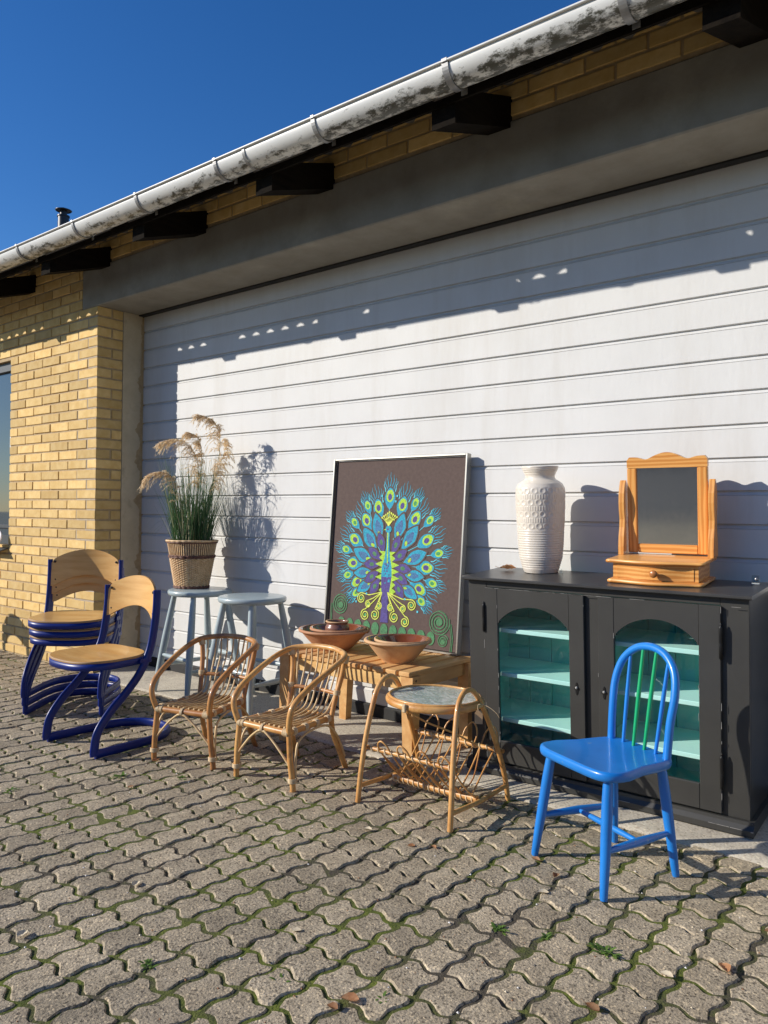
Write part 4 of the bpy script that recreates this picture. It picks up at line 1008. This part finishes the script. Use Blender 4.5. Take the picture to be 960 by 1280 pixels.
left = [uv(a, c) for a, c in pts]; right = [uv(850-a+2, c+6) for a, c in pts]
V = [(p[0], ylay[0], p[1]) for p in left+right[::-1]]; n = len(V); m_ = len(left)
EM.add([(p[0], ylay[0], p[1]) for p in left]+[(p[0], ylay[0], p[1]) for p in right], [(i, m_+i, m_+i+1, i+1) for i in range(m_-1)], 'p_lime')
body = [(433, 455, 5), (431, 500, 7), (429, 560, 9), (427, 610, 14), (424, 660, 25), (422, 710, 27), (418, 770, 22), (414, 830, 16), (412, 890, 17), (410, 945, 20)]
for i in range(len(body)-1):
    (a0, c0, w0), (a1, c1, w1) = body[i:i+2]; ylay[0] -= .000004
    V = [uv(a0-w0, c0), uv(a0+w0, c0), uv(a1+w1, c1), uv(a1-w1, c1)]
    EM.add([(p[0], ylay[0], p[1]) for p in V], [(0, 3, 2, 1)], 'p_teal' if i < 1 else ('p_blue' if i < 5 else 'p_purple'))
for k in range(26):
    a, c = 424+rp.uniform(-15, 15), 655+rp.uniform(-25, 95); blob(uv(a, c), .005, .0035, 1.2, 'p_purple' if c < 700 else 'p_blue', 8)
blob(uv(433, 462), .020, .018, 0, 'p_blue'); blob(uv(430, 462), .006, .006, 0, 'p_purple', 8); ribbon([uv(420, 462), uv(408, 466)], .003, 'p_lime', True)
ribbon([uv(429, 480), uv(427, 640)], .0035, 'p_lime')
for k in range(-4, 5):
    tip = uv(438+k*9.5, 372+abs(k)*7); ribbon([uv(433, 445), uv(435+k*5, 415), tip], .0017, 'p_yellow'); blob(tip, .0055, .0055, 0, 'p_yellow', 8); blob(uv(438+k*6, 398+abs(k)*4), .004, .004, 0, 'p_yellow', 6)
def spiral(c, rad, turns, w, mt, hand=1, a0=0, core=None):
    P = []
    for i in range(int(turns*16)+1):
        q = i/(turns*16); a = a0+hand*q*turns*2*math.pi; P.append((c[0]+rad*(1-q*.86)*math.cos(a), c[1]+rad*(1-q*.86)*math.sin(a)))
    ribbon(P, w, mt)
    if core: blob(c, rad*.28, rad*.28, 0, core, 10)
for a, c, rad, h in ((290, 825, .027, 1), (548, 850, .027, -1), (327, 855, .019, 1), (505, 870, .019, -1), (383, 862, .019, -1), (443, 868, .019, 1), (310, 912, .029, 1), (362, 908, .029, -1), (462, 915, .029, 1), (515, 935, .027, -1)):
    P = uv(a, c); spiral(P, rad, 2.1, .0026, 'p_yellow', h, R(90), 'p_green'); s0 = uv(414+(14 if a > 414 else -14), 790)
    ribbon([s0, ((s0[0]+P[0])/2+(P[0]-s0[0])*.12, (s0[1]+P[1])/2), (P[0], P[1]+rad)], .0024, 'p_yellow')
for a, c, rad, h in ((175, 865, .056, 1), (680, 925, .062, -1), (697, 1015, .032, 1)):
    P = uv(a, c); spiral(P, rad, 3.6 if rad > .04 else 2.4, .0022, 'p_dgreen', h, R(20), 'p_dgreen'); spiral(P, rad*.9, 3.0, .0010, 'p_dgreen', h, R(100))
for pp in ([uv(128, 860), uv(124, 930), uv(128, 985)], [uv(735, 930), uv(742, 1000), uv(735, 1062)]): ribbon(pp, .0022, 'p_dgreen'); ribbon([(p[0]-.008, p[1]) for p in pp], .0016, 'p_dgreen')
for k in range(11):
    P = uv(180+k*46, 962+k*4.4); blob((P[0], P[1]), .024, .032, 0, 'p_dgreen', 16)
    ylay[0] -= .000002; ribbon([(P[0]-.014, P[1]), (P[0], P[1]+.018), (P[0]+.014, P[1])], .0012, 'p_green')
for a, c in ((318, 800), (262, 845), (516, 820), (578, 880), (400, 285), (478, 290), (405, 315), (470, 318)): P = uv(a, c); blob(P, .007, .007, R(45), 'p_teal', 4)
EM.obj('peacock_embroidery', t)

# --- charcoal cabinet with two arched glass doors
TILT = R(4.0)
t = thing('display_cabinet', 'charcoal painted cabinet with two arched glass doors and mint shelves against the garage door', 'cabinet', (-1.727, .012, .0200), R(.9), None, TILT)
# positive rotation about x lifts the back edge
W_, D_, H_ = 1.0705, .300, .790
th = .018
def part(nm, lo, hi, mt='cab', c=.0015, par=t):
    b = MB(); b.box(lo, hi, mt, c); return b.obj(nm, par)
part('side_panel', (0, .018, .045), (th, D_, .783)); part('side_panel', (W_-th, .018, .045), (W_, D_, .783))
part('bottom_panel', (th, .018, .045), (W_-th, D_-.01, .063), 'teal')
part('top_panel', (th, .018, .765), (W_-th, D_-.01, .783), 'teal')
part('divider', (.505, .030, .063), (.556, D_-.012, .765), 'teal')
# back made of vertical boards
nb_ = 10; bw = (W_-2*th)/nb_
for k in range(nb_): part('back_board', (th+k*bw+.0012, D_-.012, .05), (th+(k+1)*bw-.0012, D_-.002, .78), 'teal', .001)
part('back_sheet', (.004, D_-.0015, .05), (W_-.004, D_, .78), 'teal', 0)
for s0, s1 in ((th, .505), (.556, W_-th)):
    for z in (.213, .399, .579): part('shelf', (s0, .036, z-.008), (s1, D_-.013, z+.009), 'mint', .002)
# inner side linings
part('lining', (th, .03, .063), (th+.003, D_-.013, .765), 'teal', 0); part('lining', (W_-th-.003, .03, .063), (W_-th, D_-.013, .765), 'teal', 0)
# face frame
part('face_stile', (0, 0.002, .045), (.085, .018, .783)); part('face_stile', (W_-.0895, 0.002, .045), (W_, .018, .783)); part('face_stile', (.499, 0.003, .0455), (.566, .018, .757))
part('face_rail', (.085, .0025, .757), (W_-.0895, .018, .783)); part('face_rail', (.085, .003, .045), (.499, .018, .056)); part('face_rail', (.566, .003, .045), (W_-.0895, .018, .056))
b = MB(); b.prism([(-.024, -.0), (-.024, .020), (-.012, .034), (-.010, .045), (D_, .045), (D_, 0)], -.014, W_+.014, 'cab', 'x'); b.obj('plinth', t, fix=True)
b = MB(); b.prism([(-.020, .785), (-.028, .789), (-.028, .795), (-.024, .799), (D_+.005, .799), (D_+.005, .785)], -.016, W_+.014, 'cab_top', 'x'); b.obj('top_board', t, fix=True)
b = MB(); b.box((-.006, -.012, .7825), (W_+.005, D_, .785), 'cab'); b.obj('top_moulding', t)
b = MB(); r = random.Random(8)
for k in range(16):
    x = r.uniform(.07, W_-.05); b.box((x, -.0141, .7566), (x+r.uniform(.01, .10), -.0120, .7576), 'worn')
for k in range(8):
    x = r.uniform(0, W_); b.box((x, -.0252, .0195), (x+r.uniform(.01, .07), -.0235, .0206), 'worn')
for k in range(26):
    x = r.choice([.081, .141, .505, .5595, .6195, .914, .985])+r.uniform(-.0015, .0015); z = r.uniform(.06, .74)
    b.box((x-.0007, -.0141, z), (x+.0007, -.0129, z+r.uniform(.004, .035)), 'worn')
b.box((-.0165, -.012, .7985), (-.0145, .03, .7996), 'worn'); b.box((W_+.006, -.0255, .018), (W_+.0145, -.0236, .0215), 'worn'); b.obj('paint_wear', t, kind='stuff')
def cab_door(x0, x1, hinge_left):
    f0, f1, z0, z1 = -.013, .0005, .054, .7565
    w = link('door', None, t); sl = .080 if hinge_left else .068; sr = .068 if hinge_left else .080
    ox0, ox1 = x0+.0605, x1-(.060 if hinge_left else .071); oz0, oz1, ap = .142, .620, .692
    def pp(nm, lo, hi): 
        b = MB(); b.box(lo, hi, 'cab', .002); return b.obj(nm, w)
    pp('stile', (x0, f0, z0), (ox0, f1, z1)); pp('stile', (ox1, f0, z0), (x1, f1, z1)); pp('bottom_rail', (ox0+.0004, f0+.0005, z0), (ox1-.0004, f1, oz0))
    N = 20; cx = (ox0+ox1)/2; hw = (ox1-ox0)/2; arc = []
    R_ = ((ap-oz1)**2+hw**2)/(2*(ap-oz1)); zc = ap-R_; hwi = hw-.006
    for k in range(N+1):
        x = -hwi+2*hwi*k/N; arc.append((cx+x, zc+math.sqrt(max(0, R_*R_-x*x))))
    b = MB(); V = []
    for yy in (f0+.0006, f1):
        V += [(x, yy, z) for x, z in arc]+[(x, yy, z1-.0003) for x, z in arc]
    n = N+1; F = []
    for i in range(N): F += [(i, i+1, n+i+1, n+i), (2*n+i+1, 2*n+i, 3*n+i, 3*n+i+1), (i, 2*n+i, 2*n+i+1, i+1), (n+i+1, 3*n+i+1, 3*n+i, n+i)]
    b.add(V, F, 'cab')
    for xa, xb in ((ox0+.0004, ox0+.006), (ox1-.006, ox1-.0004)): b.box((xa, f0+.0006, oz1), (xb, f1, z1-.0003), 'cab')
    b.obj('arched_rail', w, fix=True)
    b = MB(); b.add([(ox0-.004, -.003, oz0-.004), (ox1+.004, -.003, oz0-.004), (ox1+.004, -.003, ap+.01), (ox0-.004, -.003, ap+.01)], [(0, 1, 2, 3)], 'pane'); b.obj('pane', w)
    b = MB(); kx = x1-.031 if hinge_left else x0+.0215; kz = .403
    b.prism([(kx-.012, kz), (kx-.005, kz+.007), (kx-.004, kz+.018), (kx, kz+.024), (kx+.004, kz+.018), (kx+.005, kz+.007), (kx+.012, kz), (kx+.005, kz-.007), (kx+.004, kz-.018), (kx, kz-.024), (kx-.004, kz-.018), (kx-.005, kz-.007)], f0-.0022, f0+.0005, 'iron', 'y')
    b.lathe([(.005, 0), (.005, .004), (.002, .006)], 'worn', 10, Matrix.Translation((kx, f0-.002, kz+.004)) @ Matrix.Rotation(R(90), 4, 'X')); b.obj('keyhole_plate', w, fix=True)
    hx = x0-.001 if hinge_left else x1+.001
    for z in (.635, .196):
        b = MB(); X = Matrix.Translation((hx, f0-.003, z-.054))
        b.lathe([(0, -.006), (.003, -.004), (.0025, -.001), (.0055, 0), (.0062, .05), (.0055, .052), (.0062, .054), (.0062, .104), (.0055, .108), (.0025, .109), (.0038, .113), (.002, .119), (0, .121)], 'iron', 14, X, cap=False)
        b.obj('hinge', w)
    return w
cab_door(.081, .505, True); cab_door(.5595, .985, False)

# --- things on the cabinet
def on_lid(x, y): return .012, .0200+.799*math.cos(TILT)+(y-(.012+(x+1.727)*math.sin(R(.9))-.799*math.sin(TILT)))*math.tan(TILT)
vz = on_lid(-1.51, .17)[1]
t = thing('ribbed_vase', 'tall cream ceramic vase with ribs and bands of dimples, standing on the cabinet', 'vase', (-1.512, .182, vz+.002), 0, None, TILT*.7)
prof = []
Hh = .438
def vr(z):
    pts_ = [(0, .068), (.012, .074), (.06, .088), (.12, .0935), (.20, .0965), (.28, .1000), (.335, .1005), (.352, .098), (.366, .090), (.376, .077), (.383, .065), (.390, .0605), (.398, .0605), (.408, .064), (.418, .070), (.428, .0745), (.436, .0755), (.438, .0745)]
    for (a, ra), (c, rc) in zip(pts_, pts_[1:]):
        if z <= c: return ra+(rc-ra)*(z-a)/(c-a)
    return .0745
zz = 0.0; zs_ = []
while zz < Hh: zs_.append(zz); zz += .0015
zs_.append(Hh)
def vfn(r_, z, a):
    o = 0
    if .012 < z < .182: o += .0016*abs(math.sin((z-.012)/.0098*math.pi))-.0008
    def band(zc): return .010 > abs(z-zc)
    for kk, zc in enumerate((.194, .242, .290, .337)):
        n_ = 19; ph = (a*n_/(2*math.pi)+kk*.5) % 1-.5; d = math.hypot(ph*2*math.pi*r_/n_, z-zc)
        o += .0012*math.exp(-((d-.0110)/.0036)**2)-.0012*math.exp(-(d/.008)**2)
    for z0 in (.218, .266, .3135):
        if abs(z-z0) < .0105: o += .0015*abs(math.sin(a*30))*(1-(abs(z-z0)/.0105)**6)
    if abs(z-.184) < .002: o -= .001
    if .405 < z < .438: o += .0010*math.sin((z-.405)/.0085*math.pi*2)
    return r_+o
b = MB(); b.lathe([(vr(z), z) for z in zs_], 'vase', 288, cap=False, r_fn=vfn); b.obj('body', t)
b = MB(); b.lathe([(.0745, .438), (.068, .437), (.058, .41), (.055, .39), (.07, .36), (.08, .30), (.06, .02), (0, .01)], 'vase', 48, cap=False); b.lathe([(0, .0), (.068, 0)], 'vase', 48, cap=False); b.obj('inside', t)

t = thing('dressing_mirror', 'pine dressing table mirror on a one drawer base standing on the cabinet', 'mirror', (-.996, .124, on_lid(-.996, .124)[1]+.0015), R(4.5), None, TILT)
def serp(hw, d0, d1, amp, n=24):
    P = []
    for k in range(n+1):
        u = -1+2*k/n; P.append((u*hw, -d0-amp*math.cos(u*math.pi)*(1 if abs(u) < 1 else 1)-amp*.2))
    return P+[(hw, d1), (-hw, d1)]
def pl_round(b, poly, z0, z1, mt):
    c = .004
    def off(s): return [(x-s*(1 if x > 0 else -1), y-s*(1 if y > 0 else -1)) for x, y in poly]
    n = len(poly); V = []
    for s, z in ((c, z0), (0, z0+c), (0, z1-c), (c, z1)): V += [(x, y, z) for x, y in off(s)]
    b.add(V, [(i*n+k, i*n+(k+1) % n, (i+1)*n+(k+1) % n, (i+1)*n+k) for i in range(3) for k in range(n)], mt, True)
    b.add(V, [tuple(range(n))[::-1], tuple(range(3*n, 4*n))], mt)
b = MB(); pl_round(b, serp(.168, .103, .112, .014), 0, .014, 'pine_x'); b.obj('base_plate', t, fix=True)
b = MB(); pl_round(b, serp(.172, .106, .114, .014), .074, .087, 'pine_x'); b.obj('top_plate', t, fix=True)
b = MB(); n_ = 20
fr = [(-.150+.300*k/n_, -.090-.012*math.cos((-1+2*k/n_)*math.pi)) for k in range(n_+1)]
b.prism(fr+[(.150, .100), (-.150, .100)], .0145, .0735, 'pine_x', 'z', smooth=False); b.obj('box', t, fix=True)
b = MB(); b.prism([(x*.90, y-.003) for x, y in fr]+[(x*.90, y+.006) for x, y in fr[::-1]], .019, .070, 'pine_x'); dr = b.obj('drawer', t, fix=True)
b = MB(); b.lathe([(.005, 0), (.006, .010), (.013, .016), (.014, .021), (.010, .026), (0, .027)], 'pine_dark', 20, Matrix.Translation((.008, -.104, .044)) @ Matrix.Rotation(R(90), 4, 'X'), cap=False); b.obj('knob', dr)
def postpoly():
    P = []; hs = [(0, .038), (.03, .038), (.07, .032), (.105, .022), (.135, .019), (.17, .026), (.20, .029), (.235, .026), (.265, .016), (.280, .009), (.285, .003)]
    return [(-w, z) for z, w in hs]+[(w, z) for z, w in hs[::-1]]
for s in (-1, 1):
    b = MB(); P = postpoly(); P = [(p[0], p[1]+.0875) for p in P]; x0 = s*.1625
    b.prism([(y+.092, z) for y, z in P], x0-.010, x0+.010, 'pine', 'x'); b.obj('post', t, fix=True)
mf = link('swing_frame', None, t, (0, .108, .094), (R(2.2), 0, 0))
fw_, fh = .146, .372
b = MB(); b.box((-fw_, -.011, .0), (-fw_+.036, .011, fh-.048), 'pine', .003); b.obj('frame_side', mf)
b = MB(); b.box((fw_-.036, -.011, .0), (fw_, .011, fh-.048), 'pine', .003); b.obj('frame_side', mf)
b = MB(); b.box((-fw_+.0362, -.0105, .0), (fw_-.0362, .0105, .034), 'pine_x', .003); b.obj('frame_rail', mf)
top = []
for k in range(33):
    u = -1+k/16; top.append((u*fw_, fh-.006+.016*math.exp(-(u/.30)**2)-.010*math.exp(-((abs(u)-.52)/.16)**2)-(.012 if abs(u) > .985 else 0)))
b = MB(); b.prism([(-fw_, fh-.0475)]+top+[(fw_, fh-.0475)], -.0112, .0112, 'pine_x', 'y'); b.obj('frame_rail', mf, fix=True)
b = MB(); b.add([(-fw_+.030, -.004, .030), (fw_-.030, -.004, .030), (fw_-.030, -.004, fh-.044), (-fw_+.030, -.004, fh-.044)], [(0, 1, 2, 3)], 'mirror'); b.box((-fw_+.028, -.003, .028), (fw_-.028, .006, fh-.042), 'rubber'); b.obj('mirror_glass', mf)

def clip_piece(x, y, label):
    z = on_lid(0, y)[1]; t = thing('plastic_bracket', label, 'bracket', (x, y, z+.001), R(20), 'clear plastic pieces on the cabinet top')
    b = MB(); b.box((-.013, -.004, 0), (.013, .004, .034), 'clear', .002); b.box((-.013, -.004, .0), (.013, .020, .006), 'white', .002); b.lathe([(.006, 0), (.006, .003), (0, .003)], 'steel', 12, Matrix.Translation((.002, -.0045, .020)) @ Matrix.Rotation(R(90), 4, 'X'), cap=False); b.obj('block', t, fix=True)
clip_piece(-.690, .200, 'small clear plastic bracket standing at the right rear corner of the cabinet top')
t = thing('glass_bead', 'tiny clear glass drop lying at the foot of the cream vase', 'bead', (-1.405, .150, on_lid(-1.4, .150)[1])); b = MB(); b.lathe([(0, 0), (.006, .001), (.008, .007), (.005, .013), (.001, .022), (0, .023)], 'clear', 12, cap=False); b.obj('drop', t)

# --- rattan magazine table
t = thing('rattan_side_table', 'round glass topped rattan side table with looped magazine rack underneath', 'table', (-1.658, -.366, 0))
def TT(pts, rad, mt, name, seg=10, n=7, par=t, **kw):
    P = catmull(pts, n); b = MB(); b.tube(P, rad if not isinstance(rad, list) else interp(rad, len(P)), mt, seg, **kw); return b.obj(name, par)
for s in (-1, 1):
    X_ = s*.205
    li = .80 if s > 0 else .96; mix_ = lambda z: 1-(1-li)*(z/.44)**1.5
    P = [(X_*mix_(z), y_, z) for y_, z in ((-.193, 0), (-.180, .10), (-.158, .22), (-.130, .32), (-.102, .395), (-.066, .432), (-.030, .441), (.006, .430), (.040, .392), (.092, .30), (.140, .19), (.174, .09), (.193, 0))]
    TT(P, .0098, 'rattan', 'hoop_leg', 12, 6)
    TT([(X_, -.183, .058), (X_, 0, .050), (X_, .183, .058)], .0085, 'rattan', 'foot_rail', 10)
circ = [2*math.pi*k/64 for k in range(64)]
b = MB()
b.tube([(.178*math.cos(a), .168*math.sin(a), .378) for a in circ], .0105, 'rattan', 10, closed=True, ref=(0, 0, 1), ab=(1.25, .9)); b.obj('rim_hoop', t)
b = MB(); b.tube([(.172*math.cos(a), .162*math.sin(a), .3925) for a in circ], .0052, 'rattan', 8, closed=True, ref=(0, 0, 1)); b.obj('rim_bead', t)
b = MB(); V = [(.168*math.cos(a), .158*math.sin(a), z) for z in (.3835, .3905) for a in circ]
b.add(V, [tuple(range(64))[::-1], tuple(range(64, 128))]+[(k, (k+1) % 64, 64+(k+1) % 64, 64+k) for k in range(64)], 'pebbled'); b.obj('glass_top', t)
def wrapline(A, B_, rad, nturn, name, par):
    b = MB(); A, B_ = Vector(A), Vector(B_); d = B_-A; u = d.normalized().orthogonal().normalized(); v = d.normalized().cross(u); P = []
    for k in range(nturn*10+1): q = k/(nturn*10); a = 2*math.pi*k/10; P.append(A+d*q+u*rad*math.cos(a)+v*rad*math.sin(a))
    b.tube(P, .0028, 'bind', 5); b.obj(name, par)
rails = {'f': (-.142, .192), 'b': (.155, .190), 'c': (0, .047)}
for k, (y_, z) in rails.items():
    rl = TT([(-.205, y_, z), (0, y_, z), (.205, y_, z)] if k != 'c' else [(-.19, y_, z+.006), (0, y_, z), (.19, y_, z+.006)], .0085 if k != 'c' else .0120, 'rattan', 'rack_rail', 10)
    wrapline((-.19, y_, z), (.19, y_, z), .0098 if k != 'c' else .0135, 12 if k != 'c' else 16, 'binding', rl)
for i in range(4):
    x = -.135+i*.090
    TT([(x-.028, .004, .055), (x-.026, .075, .115), (x-.030, .160, .195), (x-.026, .185, .235), (x, .196, .262), (x+.026, .185, .235), (x+.030, .160, .195), (x+.026, .075, .115), (x+.028, .004, .055)], .0033, 'rattan', 'magazine_loop', 7, 6)
    x = -.135+i*.090+.02
    TT([(x+.030, -.004, .055), (x+.026, -.075, .115), (x+.026, -.148, .195), (x+.020, -.165, .222), (x, -.172, .236), (x-.020, -.165, .222), (x-.026, -.148, .195), (x-.026, -.075, .115), (x-.030, -.004, .055)], .0033, 'rattan', 'magazine_loop', 7, 6)
for i in range(4):
    x = -.15+i*.085; TT([(x, -.142, .19), (x+.03, -.06, .10), (x+.02, 0, .062)], .0028, 'rattan_d', 'rack_cane', 6, 5); TT([(x, .155, .19), (x+.03, .06, .10), (x+.02, 0, .062)], .0028, 'rattan_d', 'rack_cane', 6, 5)
TT([(.0, -.165, .366), (.03, -.10, .32), (.08, .02, .26), (.11, .13, .195)], .0035, 'rattan', 'cross_brace', 7)
b = MB(); b.box((-.012, -.187, .362), (.004, -.176, .392), 'bind', .003); b.obj('binding', t)
tg = thing('price_tag', 'blank brown paper price tag tied to the right hoop of the rattan side table', 'tag', (-1.445, -.400, .365), R(30))
b = MB(); b.prism([(-.014, -.034), (.014, -.034), (.014, .004), (.007, .014), (-.007, .014), (-.014, .004)], -.0004, .0004, 'paper', 'y'); b.obj('card', tg, fix=True)
b = MB(); b.tube(catmull([(0, 0, .008), (-.004, .01, .020), (.0, .02, .030), (.03, -.002, .030), (.060, -.014, .012), (.072, -.02, -.004)], 5), .0008, 'bind', 4); b.obj('string', tg)

# ================================================================== SMALL LITTER, WEEDS
def leaf_at(x, y, z, s, rz, mt, label, curl=.5):
    b = MB(); V = []; F = []; n, m_ = 8, 4
    for i in range(n+1):
        q = i/n; w = math.sin(math.pi*q**.8)**.8*.34+.004
        for j in range(m_+1):
            v = -1+2*j/m_; V.append(((q-.5)*s, v*w*s, s*(.05+curl*.28*(v*v)*math.sin(math.pi*q)+curl*.25*abs(q-.5)**1.5+.02*math.sin(q*20+v*5))))
    for i in range(n):
        for j in range(m_): F.append((i*(m_+1)+j, (i+1)*(m_+1)+j, (i+1)*(m_+1)+j+1, i*(m_+1)+j+1))
    b.add(V, F, mt, True); b.tube([(.5*s, 0, s*.07), (.62*s, .02*s, s*.12), (.78*s, .03*s, s*.2)], s*.012, mt, 4)
    o = b.obj('fallen_leaf', None, loc=(x, y, z), rot=(0, 0, rz), label=label, cat='leaf', group='fallen leaves on the pavers' if z < .1 else None); return o
LV = [(-1.921, -1.454, .030, 'leaf2', 'pale dry leaf on the pavers in the left foreground'), (-1.110, -1.455, .042, 'leaf', 'curled orange brown leaf at the bottom edge of the pavers, left of the middle'),
      (-.692, -1.138, .036, 'leaf', 'flat reddish leaf near the bottom edge, below the blue chair'), (-.609, -.916, .032, 'leaf2', 'thin pale leaf lying in a moss joint below the blue chair'),
      (-.512, -.800, .040, 'leaf', 'long dry leaf near the right edge, nearer the camera than the blue chair'), (-1.127, -.570, .030, 'leaf', 'small brown leaf beside the front left leg of the blue chair'),
      (-1.030, -.630, .030, 'leaf', 'round orange leaf between the front legs of the blue chair'), (-1.012, -.745, .032, 'leaf2', 'crumpled yellow leaf left of the blue chair, on the pavers'),
      (-2.813, -.772, .040, 'leaf', 'red brown leaf beside the darker rattan chair'), (-1.665, -.735, .030, 'leaf2', 'yellow leaf on the pavers in front of the rattan side table'),
      (-1.850, -.300, .040, 'leaf', 'curled red brown leaf between the rattan chair and the side table'), (-1.906, -1.786, .034, 'leaf2', 'cream leaf at the left edge of the foreground'),
      (-1.978, -1.835, .030, 'leaf2', 'small cream leaf half out of the frame at the left edge'), (-1.420, -.700, .024, 'leaf', 'small leaf by the front right foot of the rattan side table'),
      (-1.480, -.740, .026, 'leaf', 'dark pink leaf on the pavers below the rattan side table'), (-1.12, -1.50, .028, 'leaf', 'small brown leaf near the bottom edge of the picture'), (-1.40, -1.33, .026, 'leaf2', 'narrow dry leaf in the middle foreground'), (-.47, -.55, .03, 'leaf', 'dark curled leaf near the right edge of the pavers'), (-2.62, -1.02, .026, 'leaf', 'small orange leaf in front of the darker rattan chair')]
for i, (x, y, s, mt, lb) in enumerate(LV): leaf_at(x, y, .003, s, rnd.uniform(0, 6.28), mt, lb, rnd.uniform(.3, 1))
o = leaf_at(-1.665, .175, on_lid(-1.66, .175)[1]+.002, .070, R(200), 'leaf', 'orange dry leaf with a long stalk on the cabinet top left of the vase', .9); o['group'] = 'leaves on furniture'
b = MB(); r = random.Random(21)
for k in range(1500):
    x, y = r.uniform(-5.5, .3), r.uniform(-2.1, .15)
    q = px((x, y, 0))
    if not q or not (-10 < q[0] < 970): continue
    s = r.uniform(.0012, .0035); z = .001
    b.add([(x-s, y-s*.6, z), (x+s, y-s, z), (x+s*.8, y+s, z), (x-s*.6, y+s*.7, z), (x, y, z+s*.9)], [(0, 1, 4), (1, 2, 4), (2, 3, 4), (3, 0, 4)], r.choice(['pebble', 'leaf2', 'leaf', 'iron', 'leaf']))
b.obj('grit_and_crumbs', None, label='grit and leaf crumbs scattered over the pavers', cat='grit', kind='stuff')
def weed(x, y, n, s, label):
    b = MB(); r = random.Random(int(x*1000+y*77))
    for k in range(n):
        a = r.uniform(0, 6.28); L_ = s*r.uniform(.5, 1); w = L_*.16; d = Vector((math.cos(a), math.sin(a), 0)); nn = Vector((-d.y, d.x, 0)); el = r.uniform(.1, 1.0)
        o_ = Vector((r.gauss(0, s*.25), r.gauss(0, s*.2), 0)); P = [o_+d*L_*q+Vector((0, 0, L_*el*q*(1.3-q*.8))) for q in (0, .4, .75, 1)]
        V = []
        for p, q in zip(P, (.3, 1, .9, .05)): V += [tuple(p-nn*w*q), tuple(p+nn*w*q)]
        b.add(V, [(0, 1, 3, 2), (2, 3, 5, 4), (4, 5, 7, 6)], 'weed', True)
    b.obj('weed', None, loc=(x, y, -.004), label=label, cat='weed', group='weeds in the paver joints')
for w_ in [(-.760, -.905, 46, .034, 'low green weed in a joint below the blue chair'), (-1.015, -.985, 34, .026, 'small green weed in a joint left of the middle of the right foreground'), (-1.56, -1.66, 26, .024, 'green weed at the bottom edge of the left foreground'),
           (-3.42, -.105, 60, .050, 'leafy weed at the foot of the bar stools'), (-3.62, -1.30, 40, .045, 'bright weed on the pavers at the far left'), (-2.76, -.98, 36, .034, 'weed on the pavers in front of the darker rattan chair'),
           (-1.28, -1.50, 22, .022, 'tiny weed near the bottom edge, in the middle'), (-1.06, -1.40, 18, .020, 'tiny weed near the curled leaf'), (-3.05, -.62, 26, .034, 'weed between the school chair and the darker rattan chair'), (-2.55, -.83, 24, .028, 'weed between the two rattan chairs'), (-2.93, -1.33, 24, .03, 'weed in a joint in the left middle ground'), (-.905, -.94, 26, .022, 'low weed right under the blue chair shadow')]: weed(*w_)

# ================================================================== BEYOND
# bare tree behind the roof, only its twig tips show over the gutter
t = thing('bare_tree', 'reddish bare twigs of a tree showing over the gutter at the top', 'tree', (-4.7, 11.5, -.05))
b = MB(); b.tube([(0, 0, 0), (.1, 0, 2.5), (0, .1, 5.0), (.1, 0, 7.0)], [.2, .16, .11, .05], 'bark', 10); b.obj('trunk', t)
b = MB(); r = random.Random(9)
def branch(p, d, L_, rad, lev):
    P = [p]; q = Vector(p)
    for k in range(4): d = (d+Vector((r.gauss(0, .14), r.gauss(0, .14), r.gauss(.03, .08)))).normalized(); q = q+d*L_/4; P.append(q)
    b.tube(P, interp([rad, rad*.5], 5), 'bark', 4 if lev else 6)
    if lev < 3:
        for k in range(5): branch(P[r.randint(1, 4)], (d+Vector((r.gauss(0, .6), r.gauss(0, .6), r.gauss(.2, .4)))).normalized(), L_*.62, rad*.5, lev+1)
for k in range(14):
    a = k*2.4; z = 3.0+k*.3; branch(Vector((.05, 0, z)), Vector((math.cos(a), math.sin(a), .75)).normalized(), 2.3-.07*k, .045, 0)
b.obj('crown', t)
# dark shed across the yard (behind the camera), seen only in the mirror and the panes
t = thing('black_shed', 'long black tarred shed across the yard, facing the garage', 'building', (0, 0, 0))
b = MB(); b.box((-16, -17, -.05), (8, -13, 2.5), 'shed'); b.obj('wall', t)
b = MB(); b.prism([(-17.3, 2.45), (-15, 3.3), (-12.7, 2.45)], -16.3, 8.3, 'roof', 'x'); b.obj('roof', t)
